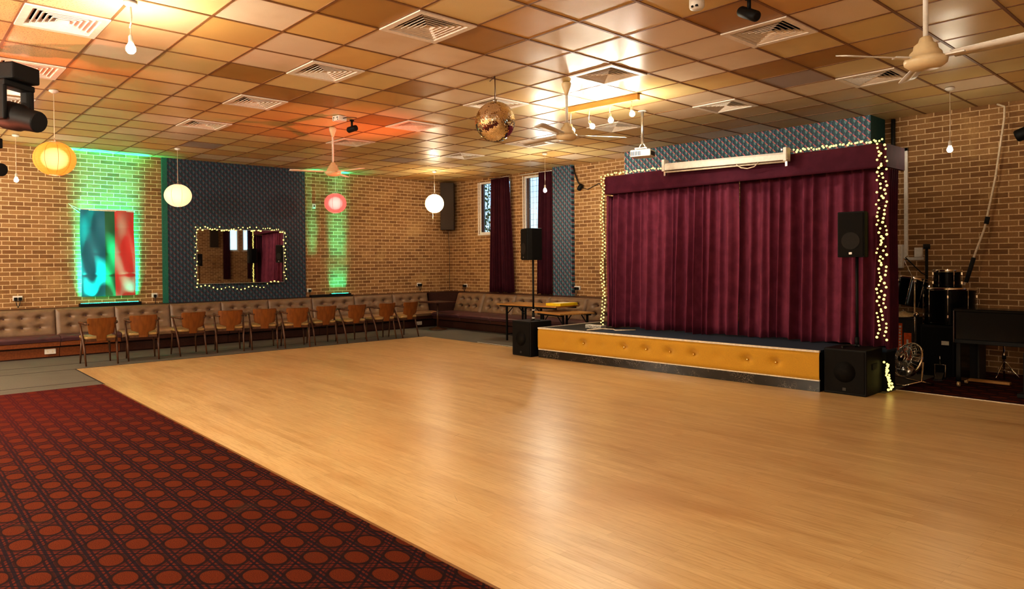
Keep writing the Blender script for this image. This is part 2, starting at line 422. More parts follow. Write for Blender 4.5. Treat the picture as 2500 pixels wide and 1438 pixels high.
M['flag'] = flag_cloth('three band flag'); M['glass'] = mat_glass('window glass')
M['leaf'] = plain('ivy leaf', (.10, .24, .06), .6, var=.4, scale=5)
M['lens'] = plain('lens glass', (.02, .02, .03), .05)
M['guitar'] = plain('amber lacquer', (.55, .20, .03), .25)
M['rubber'] = plain('rubber', (.01, .01, .01), .8)
M['mesh'] = plain('wire mesh', (.35, .30, .26), .35, .8)

# ------------------------------------------------------------------ room
T = .65; CZ = 3.80
XL, YW, XR, YB = -9.515, 7.761, 9.6, -8.4

# floor: grey base, dance floor, red carpet
o = MB().bx(XL - .2, XR + .2, YB - .2, YW + .2, -.2, -.012).build('floor', M['grey']); struct(o)
poly_d = [(-6.86, -1.885), (9.6, -1.885), (9.6, 5.30), (2.36, 5.30), (2.36, 4.95), (-6.86, 4.88)]
o = MB().prism(poly_d, -.012, 0.0).build('dance_floor', M['floor']); struct(o)
o = MB().prism([(-5.02, YB), (9.6, YB), (9.6, -1.905), (-5.02, -1.905)], -.012, 0.002).build('red_carpet_floor', M['carpet']); struct(o)
o = MB().prism([(2.36, 5.325), (9.6, 5.325), (9.6, YW), (2.36, YW)], -.012, 0.002).build('red_carpet_floor', M['carpet']); struct(o)
g = MB().prism([(XL, YB), (-5.02, YB), (-5.02, -1.885), (-6.86, -1.885), (-6.86, 4.88), (2.36, 4.95), (2.36, YW), (XL, YW)], -.012, 0.0)
o = g.build('grey_carpet_floor', M['grey']); struct(o)
s = MB()
for x in (-5.42, -6.86): s.bx(x - .008, x + .008, YB, -1.89, 0, .002)
s.bx(-6.875, -6.86, -1.89, 4.88, 0, .003); s.bx(-6.86, -5.0, -1.895, -1.875, 0, .003); s.bx(-7.55, -7.535, YB, 4.9, 0, .002)
o = s.build('trim_1', M['seam']); struct(o)
s = MB(); s.bx(-5.02, 9.6, -1.902, -1.885, -.004, .004)
o = s.build('trim_2', M['tbar']); struct(o)
s = MB(); s.bx(2.36, 9.6, 5.30, 5.325, -.004, .006); s.bx(-5.2, -2.8, 4.955, 4.97, -.004, .004)
o = s.build('trim_3', M['trimwhite']); struct(o)

# walls
o = MB().bx(XL - .2, XL, YB - .2, YW + .2, -.2, CZ + .3).build('wall_left', M['brickY']); struct(o)
WZ0, WZ1 = 2.35, 3.70
wins = [(-8.38, -7.16), (-6.70, -5.86)]
s = MB()
xs = [XL - .2, wins[0][0], wins[0][1], wins[1][0], wins[1][1], XR + .2]
s.bx(xs[0], xs[1], YW, YW + .2, -.2, CZ + .3); s.bx(xs[2], xs[3], YW, YW + .2, -.2, CZ + .3); s.bx(xs[4], xs[5], YW, YW + .2, -.2, CZ + .3)
for a, b in wins:
    s.bx(a, b, YW, YW + .2, -.2, WZ0); s.bx(a, b, YW, YW + .2, WZ1, CZ + .3)
o = s.build('wall_back', M['brickX']); struct(o)
s = MB(); ry = [(5.50, 6.14), (6.34, 6.95)]
s.bx(XR, XR + .2, YB - .2, ry[0][0], -.2, CZ + .3); s.bx(XR, XR + .2, ry[0][1], ry[1][0], -.2, CZ + .3); s.bx(XR, XR + .2, ry[1][1], YW + .2, -.2, CZ + .3)
for a, b in ry: s.bx(XR, XR + .2, a, b, -.2, 2.25); s.bx(XR, XR + .2, a, b, 3.70, CZ + .3)
o = s.build('wall_right', M['brickY']); struct(o)
o = MB().bx(XL - .2, XR + .2, YB - .2, YB, -.2, CZ + .3).build('wall_front', M['plaster']); struct(o)

# ceiling of individually tinted tiles, brown bars between them
vents = [(i, j) for i in (-9, -6, -3, 0, 3) for j in (4, 0, -4, -8)]
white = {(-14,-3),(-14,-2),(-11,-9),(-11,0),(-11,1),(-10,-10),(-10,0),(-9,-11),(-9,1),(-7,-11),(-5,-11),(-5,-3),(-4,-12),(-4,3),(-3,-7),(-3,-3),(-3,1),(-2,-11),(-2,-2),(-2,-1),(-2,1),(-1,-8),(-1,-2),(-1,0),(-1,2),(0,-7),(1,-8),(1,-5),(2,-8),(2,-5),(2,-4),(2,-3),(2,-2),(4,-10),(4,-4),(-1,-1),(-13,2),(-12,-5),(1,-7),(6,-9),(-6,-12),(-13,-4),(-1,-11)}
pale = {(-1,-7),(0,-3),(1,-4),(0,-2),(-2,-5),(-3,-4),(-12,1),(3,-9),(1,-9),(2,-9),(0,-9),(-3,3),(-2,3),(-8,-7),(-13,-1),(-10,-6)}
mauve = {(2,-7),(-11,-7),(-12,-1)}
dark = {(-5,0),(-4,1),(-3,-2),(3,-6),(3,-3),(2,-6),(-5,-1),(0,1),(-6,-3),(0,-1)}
ix0, ix1 = -15, 14; jy0, jy1 = -12, 12
vs = []; fs = []; cols = []
def quad(x0, x1, y0, y1, c):
    b = len(vs); vs.extend([(x0, y0, CZ), (x0, y1, CZ), (x1, y1, CZ), (x1, y0, CZ)]); fs.append((b, b + 1, b + 2, b + 3)); cols.append(c)
rr = random.Random(3)
for i in range(ix0, ix1 + 1):
    for j in range(jy0, jy1 + 1):
        x0, x1 = max(i * T, XL - .1), min((i + 1) * T, XR + .1); y1, y0 = min(-j * T, YW + .1), max(-(j + 1) * T, YB - .1)
        q = rr.random()
        if (i, j) in vents: continue
        if x1 <= x0 or y1 <= y0: continue
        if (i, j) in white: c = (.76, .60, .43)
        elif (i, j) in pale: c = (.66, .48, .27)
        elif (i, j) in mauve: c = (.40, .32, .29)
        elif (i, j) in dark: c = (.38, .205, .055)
        else:
            c = [(.68, .49, .215), (.66, .43, .165), (.70, .53, .25), (.62, .375, .135), (.72, .56, .285)][int(q * 5)]
        k = .95 + .1 * rr.random(); quad(x0, x1, y0, y1, tuple(k * a for a in c) + (1,))
me = bpy.data.meshes.new('ceiling'); me.from_pydata(vs, [], fs)
at = me.attributes.new('tint', 'FLOAT_COLOR', 'FACE')
for n_, c in enumerate(cols): at.data[n_].color = c
me.materials.append(M['ceil']); ceil = bpy.data.objects.new('ceiling', me); COL.objects.link(ceil); struct(ceil)
s = MB()
for i in range(ix0 + 1, ix1 + 1): s.bx(i * T - .0125, i * T + .0125, YB, YW, CZ - .006, CZ + .02)
for j in range(jy0 + 1, jy1 + 1): s.bx(XL, XR, -j * T - .011, -j * T + .011, CZ - .005, CZ + .018)
s.build('ceiling_grid', M['tbar'], ceil)
o = MB().bx(XL - .2, XR + .2, YB - .2, YW + .2, CZ + .25, CZ + .35).build('ceiling_slab', M['darkvoid'], ceil)

# ceiling vents
def make_vent():
    t = thing('ceiling_vent', '', 'vent')
    f = MB(); a = .322; b = .262
    for sx, sy, w, h in ((0, a - (a - b) / 2, 2 * a, a - b), (0, -(a - (a - b) / 2), 2 * a, a - b), (a - (a - b) / 2, 0, a - b, 2 * b), (-(a - (a - b) / 2), 0, a - b, 2 * b)):
        f.box((sx, sy, -.006), (w, h, .012))
    f.build('frame', M['ventwhite'], t)
    l = MB()
    for n_ in range(6):
        ao = b - n_ * .0425 + .002; ai = ao - .040; zo, zi = -.004, .034
        if ai < .004: ai = .004
        vs = [(-ao, -ao, zo), (ao, -ao, zo), (ao, ao, zo), (-ao, ao, zo), (-ai, -ai, zi), (ai, -ai, zi), (ai, ai, zi), (-ai, ai, zi)]
        l.add(vs, [(0, 1, 5, 4), (1, 2, 6, 5), (2, 3, 7, 6), (3, 0, 4, 7)])
    l.build('louvre_cone', M['ventwhite'], t, solid=.004)
    MB().bx(-.325, .325, -.325, .325, .10, .11).build('backing', M['darkvoid'], t)
    return t
vlab = {(-3,4): 'large white ceiling vent left of the brightest bare bulb', (-6,4): 'reddish lit ceiling vent just above the black moving head lights', (-9,4): 'ceiling vent mostly hidden behind the black moving head lights',
 (0,0): 'white ceiling vent at the top of the picture, above and left of the mirror ball', (-3,0): 'white ceiling vent second in the row running from the top vent towards the flag wall', (-6,0): 'white ceiling vent third in the row running from the top vent towards the flag wall', (-9,0): 'mauve looking ceiling vent straight above the white paper lantern', (0,-4): 'ceiling vent right above the wooden batten of bulbs', (-3,-4): 'ceiling vent directly behind the top of the mirror ball', (-6,-4): 'ceiling vent between the small black spotlight and the mirror ball', (-9,-4): 'pale ceiling vent just behind the post of the far ceiling fan',
 (3,-4): 'ceiling vent under the black cylinder spotlight at the top', (3,-8): 'ceiling vent below and left of the near ceiling fan', (0,-8): 'ceiling vent above the wallpapered bulkhead over the stage', (-3,-8): 'ceiling vent between the bulb batten and the projector pole', (-6,-8): 'ceiling vent just behind the fan that hangs by the batten', (-9,-8): 'faint ceiling vent farthest away, above the corner lantern'}
v0 = make_vent(); first = True
for ij, lb in vlab.items():
    loc = ((ij[0] + .5) * T, -(ij[1] + .5) * T, CZ - .006)
    if first: v0.location = loc; v0['label'] = lb; v0['group'] = 'ceiling vents'; first = False
    else: dup(v0, loc, 0, lb, 'ceiling vents')
# tiles over the vents that are out of view
for ij in vents:
    if ij not in vlab:
        i, j = ij; MB().bx(i * T, (i + 1) * T, -(j + 1) * T, -j * T, CZ, CZ + .01).build('ceiling_patch', M['ventwhite'], ceil)

# wallpapered wall panel, bulkhead and pillar
s = MB().bx(XL, XL + .05, .30, 3.355, .83, CZ); o = s.build('wall_panel_left', M['paperYdim']); struct(o)
o = MB().bx(XL, XL + .055, .20, .30, .83, CZ).build('trim_4', M['tealgreen']); struct(o)
o = MB().bx(-3.195, 1.395, 7.17, 7.172, 3.30, CZ).build('wall_bulkhead_paper', M['paperX']); struct(o)
o = MB().bx(-3.19, 1.39, 7.172, YW, 3.30, CZ).build('wall_bulkhead', M['teal']); struct(o)
o = MB().bx(-5.64, -5.06, YW - .10, YW, .83, CZ).build('wall_pillar_paper', M['paperPdim']); struct(o)
# timber ledges along the walls behind the benches
o = MB().bx(XL, -9.13, YB, 6.62, .80, .835).build('trim_5', M['darkwood'], bevel=.004); struct(o)
o = MB().bx(-8.55, -2.85, 7.23, YW, .80, .84).build('trim_6', M['darkwood'], bevel=.004); struct(o)

# windows
for n_, (a, b) in enumerate(wins):
    f = MB(); w = .05
    f.bx(a, a + w, YW + .02, YW + .10, WZ0, WZ1); f.bx(b - w, b, YW + .02, YW + .10, WZ0, WZ1); f.bx(a + w, b - w, YW + .02, YW + .10, WZ0, WZ0 + w); f.bx(a + w, b - w, YW + .02, YW + .10, WZ1 - w, WZ1)
    f.bx(a - .03, b + .03, YW - .02, YW + .02, WZ0 - .03, WZ0); f.bx(a - .03, a - .001, YW - .012, YW + .018, WZ0, WZ1)
    win = f.build('window_%d' % (n_ + 1), M['white'], bevel=.004); struct(win)
    MB().bx(a + .085, a + .15, YW + .03, YW + .09, WZ0 + w, WZ1 - w).build('window_mullion', M['darkwood'], win)
    MB().bx(a + w, b - w, YW + .055, YW + .06, WZ0 + w, WZ1 - w).build('window_pane', M['glass'], win)
    mm = MB()
    x = a + w + .1
    while x < b - w: mm.bx(x - .004, x + .004, YW + .045, YW + .05, WZ0 + w, WZ1 - w); x += .125
    z = WZ0 + w + .1
    while z < WZ1 - w: mm.bx(a + w, b - w, YW + .045, YW + .05, z - .004, z + .004); z += .135
    mm.build('window_grille', M['mesh'], win)
for n_, (a, b) in enumerate(ry):
    f = MB(); w = .05
    f.bx(XR + .02, XR + .1, a, a + w, 2.25, WZ1); f.bx(XR + .02, XR + .1, b - w, b, 2.25, WZ1); f.bx(XR + .02, XR + .1, a, b, 2.25, 2.30); f.bx(XR + .02, XR + .1, a, b, WZ1 - w, WZ1); f.bx(XR - .02, XR + .02, a - .03, b + .03, 2.22, 2.25)
    win = f.build('window_%d' % (n_ + 3), M['white'], bevel=.004); struct(win)
    MB().bx(XR + .055, XR + .06, a + w, b - w, 2.30, WZ1 - w).build('window_pane', M['glass'], win)
# ivy outside window 1
lf = MB(); rl = random.Random(5)
for n_ in range(700):
    x = rl.uniform(-9.4, -7.6); dens = max(0.0, 1 - (x + 9.4) / 2.2)
    z = WZ0 + .1 + 1.5 * rl.random() ** (2.2 - 1.2 * dens); y = YW + .9 + rl.uniform(-.15, .15)
    q = rl.uniform(.02, .045); Mx = tr(x, y, z) @ rot('Z', rl.uniform(-60, 60)) @ rot('X', rl.uniform(-50, 50)) @ rot('Y', rl.uniform(0, 360))
    lf.add([(-q, 0, -q * .2), (0, 0, -q), (q, 0, 0), (q * .2, 0, q), (-q * .7, 0, q * .6)], [(0, 1, 2, 3, 4)], False, 0, Mx)
for n_ in range(7):
    x = -9.3 + n_ * .26; lf.tube([(x, YW + .95, -.1), (x + .05, YW + .93, 2.4), (x - .04, YW + .92, 3.2), (x + .03, YW + .92, 3.9 - .1 * n_)], .012, 5)
o = lf.build('ivy', M['leaf']); o['kind'] = 'stuff'; o['label'] = 'dark green ivy climbing outside the window nearest the corner'; o['category'] = 'ivy'
o = MB().bx(-16, 2, YW + .5, YW + 12, -.3, -.1).build('outside_ground', M['grey']); struct(o)
# ------------------------------------------------------------------ window curtains
def curtain_mesh(x0, x1, yf, z0, z1, amp, folds, seed, nz=14, flare=.0, x0b=None, x1b=None, sharp=1.0, stray=.35):
    rn = random.Random(seed); ph = [rn.uniform(0, 6.28) for _ in range(8)]; nu = int(folds * 14)
    x0b = x0 if x0b is None else x0b; x1b = x1 if x1b is None else x1b
    def fn(u, t):
        z = z1 + (z0 - z1) * t
        xa = x0 + (x0b - x0) * t; xb = x1 + (x1b - x1) * t
        w = u + .010 * math.sin(9 * u + ph[0]) + .006 * math.sin(23 * u + ph[1]) + .004 * t * math.sin(31 * u + ph[2]) + .0025 * math.sin(5 * t + 40 * u + ph[6])
        a = 2 * PI * folds * w
        d = math.sin(a) + stray * math.sin(a * .5 + ph[3]) + .25 * math.sin(a * 1.73 + ph[4] + 1.2 * t)
        d = math.copysign(abs(d) ** sharp, d)
        k = amp * (.55 + .45 * min(1, t * 1.6)) * (1 + .3 * math.sin(11 * u + ph[5]))
        zz = z + (.014 * math.sin(17 * u + ph[7]) if t == 1 else 0)
        return (xa + (xb - xa) * u + .25 * k * math.cos(a), yf - k * d - flare * t * t, zz)
    return MB().grid(fn, nu, nz)
t = thing('window_curtain', 'dark plum curtain beside the window nearest the corner', 'curtain', group=None)
curtain_mesh(-7.76, -7.12, YW - .12, .86, 3.72, .035, 9, 11, x0b=-7.84, x1b=-6.96).build('drape', M['drape'], t, solid=.006)
MB().tube([(-7.80, YW - .12, 3.74), (-7.06, YW - .12, 3.74)], .012).build('rail', M['steel'], t)
t = thing('window_curtain', 'dark plum curtain squeezed between second window and teal papered pillar', 'curtain')
curtain_mesh(-6.05, -5.66, YW - .12, .86, 3.72, .03, 7, 12, x0b=-6.12, x1b=-5.67).build('drape', M['drape'], t, solid=.006)
MB().tube([(-6.72, YW - .09, 3.73), (-5.66, YW - .09, 3.73)], .012).build('rail', M['white'], t)
# drapes on the right wall, seen in the mirror
def side_drape(y0, y1, label):
    t = thing('window_curtain', label, 'curtain')
    def fn(u, v): return (XR - .10 + .03 * math.sin(2 * PI * 5 * u) + .01 * math.sin(17 * u), y0 + (y1 - y0) * u, .9 + 2.82 * v)
    MB().grid(fn, 70, 6).build('drape', M['drape'], t, solid=.006); MB().tube([(XR - .1, y0 - .03, 3.74), (XR - .1, y1 + .03, 3.74)], .012).build('rail', M['steel'], t)
side_drape(5.42, 5.74, 'dark curtain left of the pale blue window in the mirror'); side_drape(6.54, 6.95, 'dark curtain seen only in the mirror, beside the fairy light reflection')
# ------------------------------------------------------------------ stage
t = thing('stage', 'low stage with mustard buttoned front, black marble kickboard and blue carpet top', 'stage')
FL, FR = Vector((-2.785, 4.262)), Vector((1.79, 4.487))
dv = (FR - FL).normalized(); nv = Vector((dv.y, -dv.x))
top = [(FL.x, FL.y), (FR.x, FR.y), (1.79, 5.08), (2.34, 5.08), (2.34, 5.42), (1.45, 5.42), (1.45, 7.70), (-2.785, 7.70)]
inset = [(FL.x + .03, FL.y + .05), (FR.x - .01, FR.y + .05), (1.78, 5.10), (2.32, 5.10), (2.32, 5.40), (1.43, 5.40), (1.43, 7.68), (-2.755, 7.68)]
MB().prism(inset, 0.001, .48).build('base', M['black'], t)
MB().prism([(-1.75, 4.33), (1.78, 4.50), (1.78, 5.09), (2.33, 5.09), (2.33, 5.41), (1.44, 5.41), (1.44, 7.69), (-1.75, 7.69)], .48, .505).build('carpet_top', M['bluecarpet'], t)
MB().prism([(-2.775, 4.28), (-1.75, 4.33), (-1.75, 7.69), (-2.775, 7.69)], .48, .495).build('bare_top', M['black'], t)
def along(u, off, z): p = FL + dv * u - nv * (-off); return (p.x, p.y, z)
L = (FR - FL).length
dips = [.549, .945, 1.307, 1.719, 2.109, 2.505, 2.88, 3.254, 3.657, 4.036]
def front(u, v):
    x = u * L; z = .145 + (.485 - .145) * v
    edge = min(1, min(v, 1 - v) / .12); bul = .018 * math.sqrt(max(0, edge))
    for n_, d in enumerate(dips):
        r2 = ((x - d) ** 2) * 1.0 + ((z - .315) ** 2) * 1.6
        bul -= (.052 if n_ not in (0, 2, 7) else .014) * math.exp(-r2 / .0046)
    return along(x, bul, z)
MB().grid(front, 230, 26).build('front_panel', M['mustard'], t)
for n_, d in enumerate(dips):
    if n_ in (0, 2, 7): continue
    p = along(d, -.016, .310); MB().sphere(p, .017, 10, 6).build('stud', M['gold'], t)
k = MB(); p0, p1 = along(0, .0, 0), along(L, .0, 0)
def strip(z0, z1, off, mat, name):
    a, b2 = along(0, off, 0), along(L, off, 0); c, d = along(L, -.02, 0), along(0, -.02, 0)
    return MB().prism([a[:2], b2[:2], c[:2], d[:2]], z0, z1).build(name, mat, t)
strip(.485, .508, .022, M['trimwhite'], 'edging'); strip(.132, .147, .012, M['trimwhite'], 'edging'); strip(.002, .132, .002, M['marble'], 'kickboard')
MB().bx(-2.80, -2.775, 4.28, 5.95, .485, .506).build('edging', M['trimwhite'], t)
tag(MB().bx(-2.2, -1.86, 4.78, 4.92, .496, .56).build('crumpled_foil_pack', plain('foil', (.5, .5, .46), .35, .4, var=.5, scale=60), bevel=.01), 'small crumpled silvery pack lying on the bare left end of stage', 'pack')
tag(MB().tube([(-1.85, 4.42, .516), (-1.80, 4.75, .516), (-1.62, 4.80, .516), (-1.5, 4.70, .516), (-1.3, 4.96, .516)], .009, 6).build('loose_cable', M['cord']), 'pale cable lying on the stage at foot of curtain', 'cable')
# main velvet curtains (two halves), pelmet valance, side wings
YC = 5.10
CB, CT = .525, 2.80
t = thing('stage_curtain', 'left half of the burgundy velvet stage curtain', 'curtain', group='stage curtain halves')
curtain_mesh(-1.92, .32, YC + .11, CB, CT, .070, 16, 31, nz=18, flare=.05, sharp=.8, stray=.5).build('drape', M['velvet'], t, solid=.006)
t = thing('stage_curtain', 'right half of the burgundy velvet stage curtain, behind black speaker', 'curtain', group='stage curtain halves')
curtain_mesh(.25, 2.26, YC + .265, CB, CT, .062, 13, 37, nz=18, flare=.05, sharp=.8, stray=.5).build('drape', M['velvet'], t, solid=.006)
t = thing('curtain_valance', 'flat plum velvet valance band across the top of the stage', 'valance')
def val(u, v):
    x = -1.965 + (2.30 + 1.965) * u; z = 2.735 + (3.02 - 2.725) * v
    return (x, YC - .05 + .010 * math.sin(9 * v + 3 * u) * math.sin(7 * u) + .006 * math.sin(31 * u), z)
MB().grid(val, 80, 8).build('front_band', M['velvet2'], t, solid=.02)
MB().bx(2.30, 2.345, YC - .05, 5.66, 2.74, 3.02).build('return_band', M['velvet2'], t); MB().bx(-1.985, -1.955, YC - .05, 5.66, 2.74, 3.02).build('return_band', M['velvet2'], t)
MB().bx(-1.95, 2.29, YC - .03, 5.64, 3.0, 3.02).build('top_board', M['darkwood'], t)
t = thing('wing_curtain', 'narrow dark velvet wing curtain at right end of stage', 'curtain')
def wing(x):
    def fn(u, v): return (x + .028 * math.sin(2 * PI * 4.5 * u) + .006 * math.sin(7 * v), YC + .0 + (5.40 - YC) * u, .52 + (2.72 - .52) * v)
    return MB().grid(fn, 60, 8)
wing(2.33).build('drape', M['velvet2'], t, solid=.006)
t = thing('wing_curtain', 'narrow velvet wing curtain at left end of stage', 'curtain')
wing(-1.985).build('drape', M['velvet'], t, solid=.006)
# ------------------------------------------------------------------ fairy lights
bulb_me = None
def fairy(name, label, pts, root=None, r=.0145):
    global bulb_me
    t = thing(name, label, 'string lights')
    w = MB().tube(pts, .003, 5); w.build('wire', M['wire'], t)
    if bulb_me is None:
        q = MB().sphere((0, 0, 0), 1, 8, 6); ob = q.build('bulb', M['fairy'], t); bulb_me = ob.data; COL.objects.unlink(ob); bpy.data.objects.remove(ob)
    rn = random.Random(len(pts))
    for p in pts:
        ob = bpy.data.objects.new('bulb', bulb_me); COL.objects.link(ob); ob.parent = t
        ob.location = p; k = r * rn.uniform(.8, 1.15); ob.scale = (k, k, k)
    return t
rf = random.Random(21)
pts = [(2.305 + (.030 if n_ % 2 else -.025) + rf.uniform(-.032, .032), YC - .105 + rf.uniform(-.01, .01), 3.02 - n_ * (3.02 - .62) / 98) for n_ in range(98)]
fairy('string_lights', 'double string of warm fairy lights down the right edge of stage curtain', pts)
pts = [(-1.985 + .02 * math.sin(n_ * .21) + (.022 if n_ % 2 else -.022) + rf.uniform(-.012, .012), YC - .108, 3.03 - n_ * (3.03 - .53) / 84) for n_ in range(84)]
fairy('string_lights', 'string of warm fairy lights down the left edge of stage curtain', pts, r=.013)
pts = [(-1.95 + n_ * .042 + rf.uniform(-.012, .012), YC - .080 + rf.uniform(-.02, .015), 3.056 + rf.uniform(-.008, .022)) for n_ in range(30)]
fairy('string_lights', 'fairy lights along the valance top, left of the white projector screen', pts, r=.0135)
pts = [(1.22 + n_ * .031 + rf.uniform(-.012, .012), YC - .080 + rf.uniform(-.02, .015), 3.056 + rf.uniform(-.008, .026)) for n_ in range(36)]
fairy('string_lights', 'fairy lights along the valance top, right of the white projector screen', pts, r=.0135)
pts = []
for n_ in range(30):
    z = .34 * (1 - n_ / 30) + .035 * rf.random() + .02
    pts.append((2.35 + rf.uniform(-.022, .028) + .05 * (1 - z / .34), 5.02 + rf.uniform(-.03, .03), z))
fairy('string_lights', 'bunched pile of fairy lights on the floor behind right subwoofer', pts, r=.0145)
# mirror on the papered wall
t = thing('wall_mirror', 'wide rectangular wall mirror edged with fairy lights', 'mirror', (XL + .13, 1.80, 0), -.075)
XM = 0.0
MB().bx(XM, XM + .012, .872 - 1.8, 2.735 - 1.8, 1.215, 2.355).build('glass', M['mirror'], t)
f = MB()
for a in ((.860, .872, 1.203, 2.367), (2.735, 2.747, 1.203, 2.367), (.860, 2.747, 1.203, 1.215), (.860, 2.747, 2.355, 2.367)): f.bx(XM - .004, XM + .016, a[0] - 1.8, a[1] - 1.8, a[2], a[3])
f.build('edge_frame', M['steel'], t); MB().bx(-.03, XM, -.9, .9, 1.24, 2.33).build('backing_board', M['darkwood'], t)
pts = []
xm = XL + .16
for n_ in range(40): pts.append((xm + rf.uniform(0, .015), .84 + n_ * .0492, 2.365 + rf.uniform(-.05, .06)))
for n_ in range(15): pts.append((xm, 2.765 + rf.uniform(-.035, .04), 2.30 - n_ * .073))
for n_ in range(22): pts.append((xm, 2.60 - n_ * .083, 1.17 + (.045 if n_ < 4 else 0) - .075 * math.sin(PI * n_ / 21) + .03 * math.sin(n_ * 1.1)))
for n_ in range(15): pts.append((xm, .84 + rf.uniform(-.035, .04), 1.22 + n_ * .076))
pts = [(p[0] + (p[1] - 1.8) * .075, p[1], p[2]) for p in pts]
fairy('string_lights', 'loop of fairy lights hung around the wall mirror', pts, r=.0145)
# ------------------------------------------------------------------ flag and led bars
t = thing('wall_flag', 'hanging satin flag with blue, dark green and red vertical bands', 'flag', (XL + .075, -1.285, 1.02))
def flg(u, v):
    y = .945 * u; z = 1.655 * v
    d = .012 + .018 * math.sin(8.5 * (u * 1.1 + (1 - v) * .75) + 1.0) * (1 - .5 * abs(u - .3)) + .010 * math.sin(17 * (u - (1 - v) * .6) + 1) * (1 - v * .3)
    d += -.0028 * math.exp(-((v - .25) / .010) ** 2) - .0022 * math.exp(-((v - .50) / .01) ** 2) - .0018 * math.exp(-((v - .80) / .01) ** 2)
    return (d + .01, y + .012 * math.sin(6 * v), z)
MB().grid(flg, 70, 90).build('cloth', M['flag'], t)
MB().bx(.005, .03, -.005, .955, 1.64, 1.675).build('header_band', M['trimwhite'], t)
MB().tube([(.018, 0.0, 1.66), (.016, -.16, 1.73), (.01, -.19, 1.76)], .007).build('rope', M['cord'], t)
MB().tube([(.018, -.01, 1.60), (.016, -.13, 1.69), (.012, -.16, 1.73)], .005).build('rope', M['cord'], t)
def ledbar(y0, y1, label):
    t = thing('led_light_bar', label, 'light bar')
    MB().bx(-9.44, -9.33, y0, y1, .836, .895).build('housing', M['black'], t, bevel=.006)
    l = MB(); n = int((y1 - y0 - .06) / .035)
    for q in range(n): l.cyl((-9.375, y0 + .04 + q * .035, .897), .013, .008, 10)
    l.build('led_strip', M['ledgreen'], t)
    return t
ledbar(-1.33, -.25, 'black led bar glowing green under the flag')
ledbar(3.95, 4.48, 'short black led bar glowing green to the right of papered panel')
tag(MB().bx(-9.40, -9.25, 3.40, 3.94, .835, .885).build('black_control_box', M['black'], bevel=.005), 'flat black box on the ledge at papered panel corner', 'box')
# ------------------------------------------------------------------ sockets and small wall things
def socket(name, label, loc, rz, plugs=1, w=.15, cable=None, h=.09, double=True):
    t = thing(name, label, 'socket', loc, rz)          # local: wall behind at +y, face toward -y
    MB().bx(-w / 2, w / 2, -.03, 0, -h / 2, h / 2).build('plate', M['white'], t, bevel=.006)
    if plugs:
        p = MB()
        for q in range(plugs): p.box(((q - (plugs - 1) / 2) * .07, -.055, -.01), (.05, .05, .055))
        p.build('plug', M['black'], t, bevel=.006)
        c = MB()
        for q in range(plugs): c.tube([((q - (plugs - 1) / 2) * .07, -.06, -.03), ((q - (plugs - 1) / 2) * .05, -.07, -.10), (0, -.06, -.165)], .006, 6)
        c.build('cable', M['blackcord'], t)
    else:
        p = MB()
        for q in (-1, 1):
            if double: p.bx(q * w * .22 - .012, q * w * .22 + .012, -.033, -.03, -.02, .02)
        if double: p.build('outlet', M['trimwhite'], t)
    return t
socket('wall_socket', 'white double socket with plugs on brick at far left edge', (XL, -2.29, 1.03), R(90), 2)
socket('wall_socket', 'white socket with plug beside the green edge of papered panel', (XL, .04, 1.0), R(90), 1, .11)
socket('wall_socket', 'socket with black plug at right foot of papered panel', (XL, 3.45, .99), R(90), 1, .11)
socket('wall_socket', 'double wall socket with black plugs left of the room corner', (XL, 6.62, 1.04), R(90), 2, .13)
socket('wall_socket', 'double wall socket with black plugs right of the room corner', (-8.93, YW, .995), 0, 2, .13)
socket('wall_socket', 'wide white socket with plug right of the teal papered pillar', (-4.97, YW, 1.02), 0, 2, .17)
socket('bench_socket', 'white socket plate on the red wooden bench front at left', (-8.672, -1.93, .115), R(90), 0, .17)
socket('bench_socket', 'white socket plate on bench front behind the last two chairs', (-8.672, 6.0, .11), R(90), 0, .17)
t = thing('wall_sensor', 'small white sensor high on brick right of papered panel', 'sensor', (XL, 3.60, 2.97), R(90))
MB().bx(-.04, .04, -.03, 0, -.055, .055).build('case', M['white'], t, bevel=.006); MB().sphere((0, -.03, .0), .02, 10, 6).build('lens', M['black'], t)
# cable trunking and boxes right of the stage
t = thing('cable_trunking', 'white cable trunking running down brick right of the stage', 'trunking')
q = MB(); q.bx(1.665, 1.715, YW - .03, YW, 1.62, 3.32); q.bx(1.60, 1.715, YW - .03, YW, 3.27, 3.32); q.bx(1.715, 1.93, YW - .03, YW, 1.60, 1.645); q.build('duct', M['white'], t, bevel=.003)
MB().bx(1.81, 1.92, YW - .05, YW, 1.645, 1.79).build('outlet_box', M['white'], t, bevel=.005)
t = thing('wall_mounted_box', 'tall white wall box beside the trunking, right of stage curtain', 'box')
MB().bx(1.50, 1.66, YW - .09, YW, 1.48, 1.84).build('case', M['white'], t, bevel=.006); MB().bx(1.515, 1.645, YW - .096, YW - .09, 1.50, 1.82).build('cover', M['trimwhite'], t, bevel=.003)
tag(MB().tube([(1.52, YW - .04, CZ - .02), (1.52, YW - .04, 3.35), (1.50, YW - .04, 3.25)], .03, 8).build('hanging_cable', M['blackcord']), 'thick black cable dropping from ceiling beside teal bulkhead end', 'cable')
